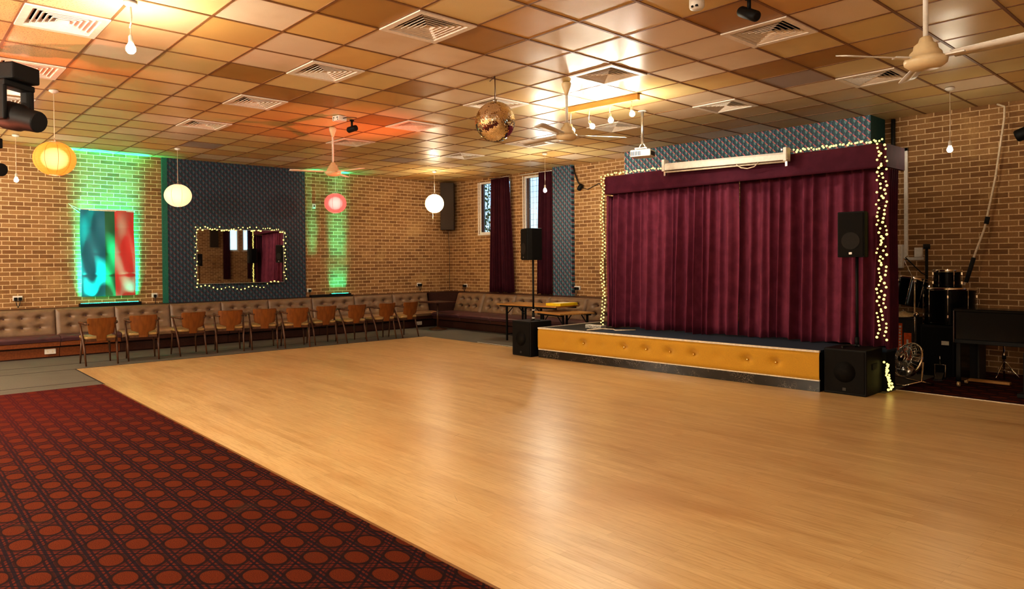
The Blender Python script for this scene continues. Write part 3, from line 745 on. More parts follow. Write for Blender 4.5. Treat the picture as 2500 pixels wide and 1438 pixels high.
# long cream cord strung from ceiling to the drums
t = thing('hanging_rope', 'long cream rope strung from the ceiling down towards the drums', 'rope')
MB().tube([(2.86, YW - .10, CZ - .03), (2.95, YW - .12, CZ - .08), (2.945, YW - .12, 3.55), (2.85, YW - .14, 2.75), (2.74, YW - .2, 2.05), (2.62, YW - .26, 1.62), (2.52, YW - .30, 1.24)], .014, 8).build('cord', M['cord'], t)
MB().tube([(2.755, YW - .19, 2.62 - .52), (2.77, YW - .18, 2.2)], .03, 8).build('grip', M['rubber'], t); MB().tube([(2.54, YW - .29, 1.28), (2.625, YW - .26, 1.63)], .028, 8).build('grip', M['rubber'], t)
t = thing('wall_spotlight', 'black wall spotlight cut off by the picture at right', 'spotlight', (3.17, YW - .12, 3.32))
MB().lathe([(.07, -.1), (.085, -.08), (.085, .08), (.07, .1)], 16, (0, 0, 0), 0, rot('Y', 70)).build('can', M['black'], t); MB().bx(-.02, .02, 0, .12, -.02, .02).build('bracket', M['black'], t)
t = thing('wall_spotlight', 'small black spotlight and cable on brick right of papered pillar', 'spotlight', (-4.82, YW - .02, 3.27))
MB().lathe([(.04, -.07), (.05, -.05), (.05, .07)], 14, (0, -.06, 0), 0, rot('Y', 40)).build('can', M['black'], t); MB().tube([(-.24, 0, .5), (-.2, -.02, .36), (-.08, -.03, .12), (0, -.02, .03)], .016, 6).build('cable', M['blackcord'], t); MB().tube([(.02, -.02, 0), (.18, -.015, -.06), (.5, -.012, .05), (.62, -.012, -.1), (.66, -.012, -2.2)], .008, 6).build('cable', M['blackcord'], t)
t = thing('wall_speaker', 'tall brown column loudspeaker high in the corner of the room', 'loudspeaker', (-9.30, 7.44, 3.12), R(45))
MB().box((0, 0, 0), (.36, .24, 1.26)).build('cabinet', M['brown'], t, bevel=.01); MB().box((0, -.125, 0), (.31, .012, 1.2)).build('grille', M['brown'], t); MB().tube([(.0, .05, -.63), (.03, .1, -1.2), (.02, .13, -2.25)], .006, 5).build('cable', M['blackcord'], t)
t = thing('wall_speaker', 'brown column loudspeaker reflected high in the wall mirror', 'loudspeaker', (XR - .10, 5.02, 3.05), R(-90))
MB().box((0, 0, 0), (.36, .18, 1.30)).build('cabinet', M['brown'], t, bevel=.01); MB().box((0, -.095, 0), (.31, .012, 1.22)).build('grille', M['brown'], t)
# ------------------------------------------------------------------ benches
def bench_unit(loc, rz, W, seatmat, label, group, name='banquette_seat', rail=True):
    RL_ = M['rail'] if rail else M['darkwood']
    # local: wall behind at +y; x along the bench, y=0 at the back of the backrest
    t = thing(name, label, 'banquette', loc, rz, group)
    e = .006; w = W - e
    MB().bx(-w / 2, w / 2, -.40, 0, .0, .30).build('base', M['darkwood'], t)
    MB().bx(-w / 2, w / 2, -.52, -.02, .205, .285).build('front_rail', RL_, t, bevel=.008)
    MB().bx(-w / 2, w / 2, -.425, -.40, .02, .175).build('plinth_board', RL_, t, bevel=.004)
    def sf(u, v):
        x = -w / 2 + w * u; ed = min(1, min(u, 1 - u) * w / .05)
        k = v * 3.0
        if k < 1: y, z = -.555 + .02 * (1 - k) , .29 + .06 * k
        elif k < 1.3: y, z = -.555 + .03 * (k - 1) / .3, .35 + .035 * (k - 1) / .3
        else: y, z = -.525 + .43 * (k - 1.3) / 1.7, .385 + .012 * math.sin(PI * (k - 1.3) / 1.7)
        return (x, y, z - .012 * (1 - ed))
    MB().grid(sf, 30, 20).build('seat_cushion', seatmat, t)
    bt = [(bx_, bz) for bx_ in (-.27, 0, .27) for bz in (.52, .69)]
    def bf(u, v):
        x = -w / 2 + w * u; z = .36 + .475 * v
        ed = min(1, min(u, 1 - u) * w / .06, min(v, 1 - v) * .475 / .05)
        y = -.14 + .10 * v - .035 * math.sqrt(max(0, ed))
        for q in bt:
            dx, dz = x - q[0] * W / 1.03, z - q[1]
            y += .050 * math.exp(-(dx * dx * .55 + dz * dz) / .0018) + .010 * math.exp(-(dx * dx * .12 + dz * dz * 3) / .0022)
        return (x, y, z)
    bk = MB().grid(bf, 56, 30)
    bk.bx(-w / 2 + .001, w / 2 - .001, -.022, 0, .34, .80)
    bk.add([(-w / 2, -.04, .835), (w / 2, -.04, .835), (w / 2, 0.0, .835), (-w / 2, 0.0, .835)], [(0, 1, 2, 3)])
    for q in bt: bk.sphere((q[0] * W / 1.03, -.14 + .10 * (q[1] - .36) / .475 + .012, q[1]), .012, 10, 6, 1)
    bk.build('backrest', [M['tan'], M['plum']], t)
    return t
LB = [-4.87, -3.84, -2.81, -1.782, -.804, .192, 1.214, 2.244, 3.285, 4.39, 5.476, 6.55]
labs = ['', '', 'buttoned tan bench section cut off by the picture at far left', 'buttoned tan bench section behind the leftmost chair, plum seat', 'buttoned bench section behind and right of the leftmost chair', 'buttoned bench section behind third chair from left', 'buttoned bench section behind fourth chair from left', 'buttoned bench section behind fifth and sixth chairs from left', 'buttoned bench section with dark border below the short green led bar', 'buttoned bench section behind eighth chair from left', 'buttoned bench section behind the two chairs nearest the corner']
for n_ in range(2, 11):
    a, b = LB[n_], LB[n_ + 1]
    bench_unit((-9.10, (a + b) / 2, 0), R(90), b - a, M['plum'] if n_ < 4 else M['tanlight'], labs[n_], 'wall bench sections under the flag wall', rail=n_ < 4)  # rails right of the first chair darkened: under-bench shadow put into the colour
WB = [-8.5, -7.43, -6.33, -5.23, -4.13, -3.03]
labw = ['buttoned bench section under the plum curtain, just right of the corner', 'buttoned bench section left of the loudspeaker pole', 'buttoned bench section behind the long folding table', 'buttoned bench section behind the yellow box', 'buttoned bench section ending at the stage side']
for n_ in range(5):
    a, b = WB[n_], WB[n_ + 1]
    t = bench_unit((  (a + b) / 2, 7.23, 0), 0, b - a, M['plum'], labw[n_], 'window wall bench sections', rail=False)
    t.scale = (1, 1.75, 1)
t = thing('corner_bench', 'dark wooden corner unit joining the two wall benches', 'bench')
MB().prism([(-9.10, 6.56), (-8.72, 6.56), (-8.50, 6.75), (-8.50, 7.23), (-9.10, 7.23)], .0, .38).build('base', M['darkwood'], t)
MB().prism([(XL + .01, 6.63), (-9.10, 6.63), (-8.56, 7.2), (-8.56, YW - .01), (XL + .01, YW - .01)], .0, .835).build('back_panel', plain('dull dark panel', (.035, .012, .008), .7, **{'Specular IOR Level': .15}), t)
tag(MB().bx(-9.115, -9.07, 3.30, 4.38, .84, .865).build('dark_rail', M['black']), 'thin black rail capping bench back below the short green led bar', 'rail')
# little table in the corner
t = thing('pub_table', 'small dark topped pedestal table standing in the bench corner', 'table', (-7.95, 6.05, 0))
MB().box((-.02, 0, .66), (.72, .6, .035)).build('table_top', M['darkwood'], t, bevel=.008); MB().cyl((0, 0, .34), .022, .62, 14).build('pedestal', M['leg'], t); MB().lathe([(.22, .0), (.22, .015), (.05, .05), (.03, .07)], 20).build('foot', M['leg'], t)
# ------------------------------------------------------------------ chairs
def make_chair():
    t = thing('armchair', '', 'chair')
    # local: faces +y
    def seatf(sx):  # rounded seat
        pass
    poly = [(-.225, -.19), (-.20, -.215), (.20, -.215), (.225, -.19), (.24, .20), (.215, .235), (-.215, .235), (-.24, .20)]
    MB().prism(poly, .425, .47).build('seat_pad', M['seat'], t, bevel=.018)
    q = MB().prism([(-.215, -.205), (.215, -.205), (.228, .222), (-.228, .222)], .385, .425); q.build('seat_frame', M['leg'], t, bevel=.006)
    # curved plywood back with a tongue running down to the seat
    def bfn(u, v):
        z = .39 + .385 * v
        if v < .24: hw = .070 + .02 * v
        elif v < .36: hw = .075 + (.185 - .075) * math.sin((v - .24) / .12 * PI / 2)
        else: hw = .185 + .033 * (v - .36) / .64
        hw -= .02 * max(0, (v - .93) / .07) ** 2
        x = hw * (2 * u - 1)
        y = -.225 - .085 * max(0, v - .1) + .95 * x * x
        return (x, y, z - (.010 if v == 1 else 0) * (1 - abs(2 * u - 1)) ** .5)
    MB().grid(bfn, 20, 34).build('backrest', M['ply'], t, solid=.014)
    for sx in (-1, 1):
        a = MB().tube([(sx * .185, -.255, .668), (sx * .235, -.20, .682), (sx * .256, -.08, .690), (sx * .260, .06, .688), (sx * .256, .12, .678)], [.014, .018, .021, .020, .012], 8, 0, None)
        a.build('armrest', M['leg'], t)
        MB().tube([(sx * .256, .04, .68), (sx * .252, -.03, .56), (sx * .245, -.11, .42), (sx * .238, -.17, .26), (sx * .232, -.25, .0)], [.014, .018, .020, .018, .013], 8).build('leg', M['leg'], t)
        MB().tube([(sx * .20, .19, .42), (sx * .215, .205, .2), (sx * .225, .22, .0)], [.019, .017, .012], 8).build('leg', M['leg'], t)
    return t
ch = [(-7.035, -1.465, 0), (-7.15, -.805, -9), (-7.225, .045, 3), (-7.20, .70, -14), (-7.15, 1.335, -16), (-6.92, 1.89, -14), (-7.02, 2.56, -5), (-6.92, 3.20, 1), (-6.92, 3.93, 3), (-6.93, 4.54, 8)]
ords = ['leftmost', 'second', 'third', 'fourth', 'fifth', 'sixth', 'seventh', 'eighth', 'ninth', 'last']
c0 = make_chair()
for n_, (x, y, a) in enumerate(ch):
    lb = 'wooden armchair with curved plywood back, %s' % (['leftmost of the row, green light on its seat', 'second from left in the row', 'third from left in the row', 'fourth from left in the row', 'fifth from left in the row', 'sixth from left in the row', 'fourth from the right end of the row', 'third from the right end of the row', 'second from the right end of the row', 'at the right end of the row nearest the corner'][n_])
    # rear feet sit on the measured point: seat centre is 0.25 m further towards the bench
    rz = R(90 + a); loc = (x - .25 * math.cos(R(a)), y - .25 * math.sin(R(a)), 0)
    if n_ == 0: c0.location = loc; c0.rotation_euler = (0, 0, rz); c0['label'] = lb; c0['group'] = 'wooden armchairs along the bench'
    else: dup(c0, loc, rz, lb, 'wooden armchairs along the bench')
# ------------------------------------------------------------------ loudspeakers
def pa_speaker(loc, rz, label):
    t = thing('loudspeaker', label, 'loudspeaker', loc, rz)      # front toward -y
    pr = [(-.155, -.15), (.155, -.15), (.155, -.06), (.10, .15), (-.10, .15), (-.155, -.06)]
    MB().prism(pr, 0, .555).build('cabinet', M['black'], t, bevel=.01)
    MB().bx(-.142, .142, -.162, -.148, .015, .54).build('grille', M['blackcloth'], t, bevel=.004)
    MB().cyl((0, -.163, .20), .105, .006, 28, 0, tr(0, 0, 0) @ Matrix.Identity(4) if False else tr(0, -.163, .20) @ rot('X', 90) @ tr(0, .163, -.20)).build('woofer', plain('woofer cloth', (.012, .010, .0085), .85), t)
    MB().bx(-.018, .018, -.168, -.16, .035, .062).build('badge', M['mesh'], t)
    return t
def subw(loc, rz, W, D, H, label):
    t = thing('subwoofer', label, 'subwoofer', loc, rz)
    MB().bx(-W / 2, W / 2, -D / 2, D / 2, 0, H).build('cabinet', M['black'], t, bevel=.012)
    MB().bx(-W / 2 + .02, W / 2 - .02, -D / 2 - .01, -D / 2, .03, H - .02).build('grille', M['blackcloth'], t, bevel=.004)
    MB().lathe([(.12, 0), (.125, .002), (.0001, .003)], 28, (0, 0, 0), 0, tr(0, -D / 2 - .01, H * .5) @ rot('X', 90)).build('woofer', M['blackcloth'], t)
    MB().bx(W / 2, W / 2 + .006, -.08, .08, H * .55, H * .68).build('handle', M['rubber'], t)
    MB().bx(-.02, .02, -D / 2 - .016, -D / 2 - .01, .05, .085).build('badge', M['grey2'], t)
    return t
def pole(loc, z0, z1, label, bands=False):
    t = thing('speaker_pole', label, 'pole', loc)
    MB().cyl((0, 0, (z0 + z1) / 2), .017, z1 - z0, 14).build('tube', M['black'], t); MB().cyl((0, 0, z0 + .06), .024, .12, 14).build('collar', M['black'], t)
    if bands: MB().cyl((0, 0, z0 + .17), .026, .018, 14).build('band', M['white'], t); MB().cyl((0, 0, z0 + .03), .028, .022, 14).build('band', M['white'], t)
    return t
subw((2.055, 4.80, 0), R(1), .485, .52, .545, 'black subwoofer on the floor at right end of stage front')
pole((2.075, 4.87, 0), .547, 1.645, 'black pole rising from right subwoofer in front of curtain')
pa_speaker((2.045, 4.90, 1.645), R(2), 'black loudspeaker on a pole before the stage curtain')
subw((-3.10, 4.42, 0), R(-2), .47, .50, .60, 'black subwoofer on the floor at left end of stage front')
pole((-3.16, 4.52, 0), .602, 1.65, 'black pole with white tape rising from left subwoofer', True)
pa_speaker((-3.18, 4.52, 1.65), R(-24), 'black loudspeaker on a pole before the brick window wall')
pole((8.62, 4.18, 0), .0, 1.53, 'thin black speaker pole reflected low in the wall mirror')
pa_speaker((8.62, 4.18, 1.53), R(-70), 'black loudspeaker on a pole reflected at left of the wall mirror')
tag(MB().tube([(2.0, 4.62, .556), (1.96, 4.72, .56), (2.02, 4.84, .566), (2.10, 4.86, .57), (2.12, 4.8, .57)], .010, 6).build('coiled_cable', M['blackcord']), 'black cable coiled on right subwoofer top', 'cable')
tag(MB().tube([(-3.12, 4.42, .61), (-3.0, 4.36, .612), (-2.9, 4.42, .611), (-2.98, 4.5, .612)], .010, 6).build('coiled_cable', M['blackcord']), 'black cable end lying on left subwoofer top', 'cable')
# ------------------------------------------------------------------ folding tables
def fold_table(loc, rz, Lx, Ly, H, label, mat, xin):
    t = thing('folding_table', label, 'table', loc, rz)
    MB().bx(-Lx / 2, Lx / 2, -Ly / 2, Ly / 2, H - .028, H).build('table_top', mat, t, bevel=.004)
    f = MB()
    for sy in (-1, 1): f.bx(-Lx / 2 + .04, Lx / 2 - .04, sy * (Ly / 2 - .06) - .012, sy * (Ly / 2 - .06) + .012, H - .06, H - .028)
    f.build('apron', M['black'], t)
    for sx, x in ((-1, xin[0]), (1, xin[1])):
        for sy in (-1, 1):
            MB().bx(x - .016, x + .016, sy * (Ly / 2 - .12) - .016, sy * (Ly / 2 - .12) + .016, 0, H - .028).build('leg', M['black'], t)
            MB().tube([(x, sy * (Ly / 2 - .12), H - .22), (x - sx * .20, sy * (Ly / 2 - .12), H - .04)], .010, 6).build('brace', M['black'], t)
        MB().bx(x - .01, x + .01, -Ly / 2 + .12, Ly / 2 - .12, .12, .14).build('crossbar', M['black'], t)
    return t
fold_table((-4.43, 5.90, 0), R(3), 1.60, .72, .76, 'long brown folding table carrying the yellow box', M['topwood'], (-.62, -.10))
fold_table((-3.56, 5.75, 0), R(-12), .86, .80, .655, 'lower orange topped folding table tucked beside the stage', M['topwood'], (-.30, .36))
t = thing('flat_box', 'flat bright yellow box lying on the long folding table', 'box', (-3.75, 5.93, .762), R(4))
MB().bx(-.20, .16, -.28, .26, 0, .05).build('carton', M['yellow'], t, bevel=.004); MB().bx(-.12, .08, -.2, .18, .05, .053).build('leaflet', M['paper'], t)
# ------------------------------------------------------------------ ceiling hung things
def pendant(x, y, zb, label, big=1.0, loop=False, m='bulb'):
    t = thing('pendant_bulb', label, 'pendant light', (x, y, 0), 0)
    MB().lathe([(.05, 0), (.055, .018), (.035, .035), (.01, .04)][::-1], 18, (0, 0, 0), 0, tr(0, 0, CZ - .006) @ rot('X', 180)).build('ceiling_rose', M['white'], t)
    hs = .034 * big
    if loop: MB().tube([(0, 0, CZ - .03), (.005, 0, CZ - .12), (-.005, .01, CZ - .2), (.05, -.02, CZ - .235), (.07, -.01, CZ - .17), (.03, 0, CZ - .09), (.005, .005, CZ - .05)], .0045, 6).build('cord_loop', M['cord'], t)
    MB().tube([(0, 0, CZ - .03), (0.003, 0, (CZ + zb) / 2), (0, 0, zb + .11)], .004, 6).build('cord', M['cord'], t)
    MB().lathe([(.008, .12), (.018, .105), (.019, .055), (.021, .05)], 14, (0, 0, zb)).build('lamp_holder', M['white'], t)
    MB().lathe([(.0001, -hs), (hs * .55, -hs * .84), (hs * .92, -hs * .4), (hs, 0), (hs * .9, hs * .5), (.016, hs * 1.35), (.014, .052)], 14, (0, 0, zb)).build('bulb', M[m], t)
    return t
pendant(-.737, -2.59, 3.405, 'very bright bare bulb on a looped cord, upper left', 1.15, True, 'bulbmain')
pendant(-8.288, -2.437, 3.04, 'small bare bulb hanging at far left before the brick wall')
pendant(-4.224, 5.941, 3.04, 'bare bulb hanging in front of the second window', 1.0, False, 'bulbwin')
pendant(2.703, 6.154, 3.005, 'bare bulb hanging before the brick right of the stage', 1.0, False, 'bulbdim')
def lantern(x, y, zc, r, sz, mat, label, watts, cordmat='cord'):
    t = thing('paper_lantern', label, 'pendant lantern', (x, y, zc))
    MB().lathe([(.05, 0), (.055, .018), (.02, .04)][::-1], 16, (0, 0, 0), 0, tr(0, 0, CZ - zc - .006) @ rot('X', 180)).build('ceiling_rose', M['white'], t)
    MB().tube([(0, 0, CZ - zc - .03), (0, 0, r * sz + .05)], .004, 6).build('cord', M[cordmat], t)
    prof = []
    for i in range(25):
        a = PI * (.085 + .83 * i / 24); prof.append((r * math.sin(a), -r * sz * math.cos(a)))
    MB().lathe(prof, 40, (0, 0, 0), 0, None, True, False).build('shade', M['lant_' + mat], t)
    MB().sphere((0, 0, 0), r * .66, 28, 18, 0, None, True, sz).build('glowing_core', M['glow_' + mat], t)
    point((x, y, zc), watts, (1, .84, .6), .06, 'lantern lamp')
    hoop = MB()
    for z, rr_ in ((prof[0][1], prof[0][0]), (prof[-1][1], prof[-1][0])):
        hoop.tube([(rr_ * math.cos(2 * PI * k / 20), rr_ * math.sin(2 * PI * k / 20), z) for k in range(20)], .004, 5, closed=True)
    hoop.tube([(-prof[-1][0], 0, prof[-1][1]), (0, 0, prof[-1][1] + .05), (prof[-1][0], 0, prof[-1][1])], .003, 5)
    hoop.build('wire_hoop', M['steel'], t)
    return t
lantern(-4.491, -2.517, 2.945, .235, .90, 'or', 'ribbed orange paper lantern glowing at left', 1)
lantern(-8.063, .07, 2.91, .242, .88, 'wh', 'dim off-white paper lantern before the papered panel', 2)
lantern(-8.3, 3.50, 2.95, .240, .92, 'pk', 'pink and red ribbed paper lantern below the far fan', 1)
t = lantern(-7.772, 5.847, 3.02, .222, 1.0, 'ye', 'bright cream paper lantern hanging near the room corner', 48)
MB().tube([(-.07, .0, -.22), (-.075, .01, -.48)], .004, 5).build('pull_cord', M['cord'], t)
# mirror ball
t = thing('mirror_ball', 'large mirrored disco ball hanging from the ceiling', 'mirror ball', (-.552, 1.293, 3.262))
b = MB(); rn = random.Random(2); RB = .235; rings = 40
for i in range(rings):
    p0, p1 = PI * i / rings, PI * (i + 1) / rings; pm = (p0 + p1) / 2; n = max(4, int(76 * math.sin(pm)))
    for k in range(n):
        a0, a1 = 2 * PI * k / n, 2 * PI * (k + .94) / n; q0, q1 = p0, p0 + (p1 - p0) * .94
        j = [rn.uniform(-.0011, .0011) for _ in range(4)]
        v = [(RB + j[c]) for c in range(4)]
        b.add([(v[c] * math.sin(p) * math.cos(a), v[c] * math.sin(p) * math.sin(a), v[c] * math.cos(p)) for c, (p, a) in enumerate(((q0, a0), (q1, a0), (q1, a1), (q0, a1)))], [(0, 1, 2, 3)])
bo = b.build('ball', M['facet'], t)
MB().sphere((0, 0, 0), RB - .004, 32, 20).build('core', M['grey2'], t)
MB().cyl((0, 0, .245), .03, .03, 14).build('cap', M['steel'], t); MB().tube([(0, 0, .26), (.004, 0, .40), (0, 0, CZ - 3.262)], .006, 6).build('chain', M['leg'], t)
MB().tube([(0, 0, CZ - 3.262 - .01), (-.06, .02, CZ - 3.262 - .02), (-.2, .1, CZ - 3.262 - .008)], .006, 5).build('cable', M['leg'], t)
# ceiling fans
def fan(x, y, zm, label, a0, RL=.70, pitch=14, blades=(0, 120, 240), post=.016, metal='cream'):
    t = thing('ceiling_fan', label, 'ceiling fan', (x, y, zm))
    h = CZ - zm
    MB().lathe([(.018, -.16), (.03, -.12), (.055, -.05), (.06, -.015), (.045, 0)], 20, (0, 0, h - .004)).build('canopy', M[metal], t)
    MB().cyl((0, 0, (h + .12) / 2), post, h - .12, 14).build('post', M['white'], t)
    MB().lathe([(.0001, -.075), (.09, -.072), (.125, -.045), (.13, -.02), (.122, -.005), (.10, .005), (.095, .03), (.075, .05), (.07, .08), (.045, .10), (.035, .13), (.018, .14)], 28).build('motor', M[metal], t)
    for a in blades:
        Mx = rot('Z', a0 + a)
        ar = MB().box((.17, 0, -.012), (.13, .045, .012), 0, Mx); br = ar.build('blade', M['white'], t)
        bl = MB(); n = 10; vs = []; fs = []
        for q in range(n + 1):
            u = q / n; xx = .16 + (RL - .16) * u; w = (.045 + .016 * u) * (1 if q < n else .8); dz = math.tan(R(pitch)) * w
            vs += [(xx, -w, -.012 - dz), (xx, w, -.012 + dz)]
            if q: k = 2 * q; fs.append((k - 2, k, k + 1, k - 1))
        bl.add(vs, fs, True, 0, Mx)
        bl.build('blade_paddle', M['white'], br, solid=.006)
    return t
fan(3.93, 1.15, 2.975, 'cream ceiling fan near the top right of the picture', 0, .63, -15, (238, 355, 118))
fan(-.21, 2.155, 3.165, 'cream ceiling fan hanging by the batten of bulbs', 0, .78, 16, (63, 179, 288))
fan(-4.476, 1.335, 3.095, 'cream ceiling fan hanging far off above the pink lantern', 12, .68, 6)
# batten with four bulbs
t = thing('lamp_batten', 'wooden ceiling batten holding four bare bulbs', 'light fitting')
B0, B1 = Vector((-1.16, 3.21)), Vector((.0, 3.31)); bd = (B1 - B0).normalized(); bn = Vector((-bd.y, bd.x)) * .032
MB().prism([tuple(B0 + bn), tuple(B1 + bn), tuple(B1 - bn), tuple(B0 - bn)], CZ - .085, CZ - .006).build('board', M['batten'], t, bevel=.003)
for n_, (u, dz, dx, tl) in enumerate(((.06, .34, .04, 20), (.33, .34, .05, 35), (.62, .285, .03, 8), (.91, .25, 0.0, 4))):
    p = B0.lerp(B1, u); zb = CZ - dz
    MB().tube([(p.x, p.y, CZ - .085), (p.x + .012, p.y - .01, CZ - .12), (p.x - .008, p.y, zb + .12), (p.x, p.y, zb + .09)], .004, 6).build('cord', M['cord'], t)
    Mx = tr(p.x, p.y, zb + .09) @ rot('Y', -tl) @ tr(-p.x, -p.y, -zb - .09)
    lh = MB().lathe([(.008, .095), (.02, .085), (.021, .035), (.019, .03)], 14, (p.x, p.y, zb), 0, Mx).build('lamp_holder', M['steel'], t)
    hs = .036; MB().lathe([(.0001, -hs), (hs * .55, -hs * .84), (hs * .92, -hs * .4), (hs, 0), (hs * .85, hs * .55), (.018, hs * .95)], 14, (p.x, p.y, zb - .005), 0, Mx).build('bulb', M['bulbbat'], lh)
# projector and screen
t = thing('projector', 'white projector hanging on a steel pole before the stage', 'projector', (-.609, 4.22, 3.17), R(18))
MB().bx(-.15, .15, -.11, .13, -.045, .055).build('body', plain('projector white', (.72, .68, .6), .4), t, bevel=.014)
MB().lathe([(.042, 0), (.046, .02), (.046, .05), (.036, .055)], 18, (0, 0, 0), 0, tr(.06, .13, .005) @ rot('X', -90)).build('lens', M['lens'], t)
v = MB()
for n_ in range(7): v.bx(-.14 + n_ * .022, -.13 + n_ * .022, -.113, -.109, -.03, .03)
v.build('air_slots', M['black'], t); MB().bx(.151, .153, -.09, .1, -.03, .03).build('side_panel', M['grey2'], t)
MB().bx(-.09, .09, -.08, .09, .07, .085).build('mount_plate', M['white'], t)
q = MB()
for a, b2 in ((-.08, -.07), (.08, -.07), (-.08, .08), (.08, .08)): q.tube([(a, b2, .055), (a, b2, .075)], .008, 6)
q.tube([(-.05, 0, .08), (-.03, 0, .13), (0, 0, .16)], .009, 6); q.tube([(.05, 0, .08), (.03, 0, .13), (0, 0, .16)], .009, 6)
q.build('mount_arm', M['white'], t); MB().cyl((0, 0, (CZ - 3.17 + .14) / 2), .021, CZ - 3.17 - .15, 16).build('pole', M['steel'], t); MB().cyl((0, 0, CZ - 3.17 - .012), .06, .012, 18).build('ceiling_plate', M['white'], t)
t = thing('projector_screen', 'long white rolled projector screen mounted above the valance', 'projector screen', (0, 4.93, 0))
S0, S1 = (-.735, 3.043), (1.205, 2.985)
def sc(u, dz, dy=0): return (S0[0] + (S1[0] - S0[0]) * u, dy, S0[1] + (S1[1] - S0[1]) * u + dz)
q = MB(); sec = [(-.045, -.045), (.045, -.045), (.05, .03), (.03, .06), (-.03, .06), (-.05, .03)]
vs = [sc(0, z, y) for y, z in sec] + [sc(1, z, y) for y, z in sec]
q.add(vs, [tuple(range(5, -1, -1)), tuple(range(6, 12))] + [(i, (i + 1) % 6, 6 + (i + 1) % 6, 6 + i) for i in range(6)])
q.build('case', M['white'], t, bevel=.006)
MB().tube([sc(0.02, -.07, 0), sc(.985, -.062, 0)], .013, 8).build('bottom_bar', M['trimwhite'], t)
for u in (.012, .985):
    MB().box(sc(u, .03), (.045, .12, .18)).build('end_bracket', M['white'], t, bevel=.006); MB().box(sc(u, -.09), (.03, .03, .07)).build('hook', M['steel'], t)
MB().box(sc(.10, .10, .15), (.02, .30, .02)).build('wall_arm', M['steel'], t); MB().box(sc(.95, .10, .15), (.02, .30, .02)).build('wall_arm', M['steel'], t)
MB().tube([sc(.62, -.05, -.02), sc(.66, -.10, -.03), sc(.71, -.118, -.03), sc(.76, -.10, -.03), sc(.79, -.045, -.02)], .008, 8).build('pull_cord', M['cord'], t)
# smoke detector, ceiling spots
t = thing('smoke_detector', 'white round smoke detector at the top edge of picture', 'smoke detector', (2.30, .99, CZ - .006))
MB().lathe([(.0001, -.085), (.05, -.08), (.062, -.06), (.062, 0)], 24).build('body', M['white'], t)
q = MB(); q.box((-.005, -.055, -.070), (.016, .02, .014)); q.box((.03, -.048, -.068), (.018, .02, .014)); q.build('sensor_window', M['black'], t)
def ceil_spot(loc, rz, tilt_, r, ln, label, box=False):
    t = thing('ceiling_spotlight', label, 'spotlight', loc, rz)
    MB().lathe([(r * .6, -ln / 2), (r, -ln / 2 + .02), (r, ln / 2 - .01), (r * .92, ln / 2)], 20, (0, 0, 0), 0, rot('Y', tilt_)).build('can', M['black'], t)
    MB().cyl((0, 0, r + .045), .016, .10, 10).build('stem', M['black'], t); MB().cyl((0, 0, CZ - loc[2] - .012), .035, .014, 14).build('base', M['black'], t)
    return t
ceil_spot((2.60, 1.29, 3.66), R(150), 62, .045, .26, 'black cylinder spotlight under the ceiling at the top')
ceil_spot((-3.80, 1.29, 3.66), R(20), 82, .045, .17, 'small black spotlight on the ceiling beside white junction box')
t = thing('junction_box', 'small white junction box fixed to the ceiling', 'junction box', (-3.66, 1.0, CZ - .006), R(10))
MB().bx(-.075, .075, -.075, .075, -.075, 0).build('case', M['white'], t, bevel=.006)
q = MB()
for sx in (-1, 1): q.box((sx * .04, -.077, -.03), (.022, .006, .016)); q.box((sx * .05, -.078, -.06), (.012, .006, .012))
q.build('screw_cover', M['grey2'], t); MB().tube([(.08, 0, -.04), (.12, .05, -.02), (.15, .2, -.012)], .006, 6).build('cable', M['blackcord'], t)
# black moving head lights at the left edge
def moving_head(loc, rz, tilt_, label, s=1.0):
    t = thing('moving_head_light', label, 'stage light', loc, rz)
    # hanging head: base up, yoke arms, head cylinder along local +x
    Mx = rot('Y', tilt_)
    hd = MB().lathe([(.05, -.19), (.095, -.16), (.11, -.08), (.105, .04), (.085, .09), (.082, .20), (.075, .215)], 24, (0, 0, 0), 0, Mx @ rot('Y', 90))
    h = hd.build('head', M['black'], t); h.scale = (s, s, s)
    l = MB().lathe([(.0001, .206), (.07, .205)], 24, (0, 0, 0), 0, Mx @ rot('Y', 90)).build('lens', M['lens'], t); l.scale = (s, s, s)
    y = MB()
    for sy in (-1, 1): y.box((-.02, sy * .125, .10), (.10, .04, .28))
    y.box((-.02, 0, .24), (.12, .29, .05)); yo = y.build('yoke', M['black'], t, bevel=.012); yo.scale = (s, s, s)
    b = MB().box((-.02, 0, .33), (.24, .26, .13)).build('base', M['black'], t, bevel=.015); b.scale = (s, s, s)
    return t
moving_head((-2.86, -3.12, 3.12), R(38), 14, 'black moving head stage light pointing right at upper left edge', 1.3)
moving_head((-3.15, -3.33, 2.62), R(40), 8, 'lower black moving head light half cut off by the left edge', .8)
t = thing('ceiling_lighting_bar', 'black vertical lighting bar at the left edge of picture', 'lighting bar', (-3.12, -3.42, 0))
MB().cyl((0, 0, (CZ + 2.2) / 2), .026, CZ - 2.2, 14).build('tube', M['black'], t); MB().box((.02, .02, 3.46), (.10, .16, .05)).build('clamp', M['black'], t)
MB().box((.03, .03, 2.72), (.08, .12, .05)).build('clamp', M['black'], t)
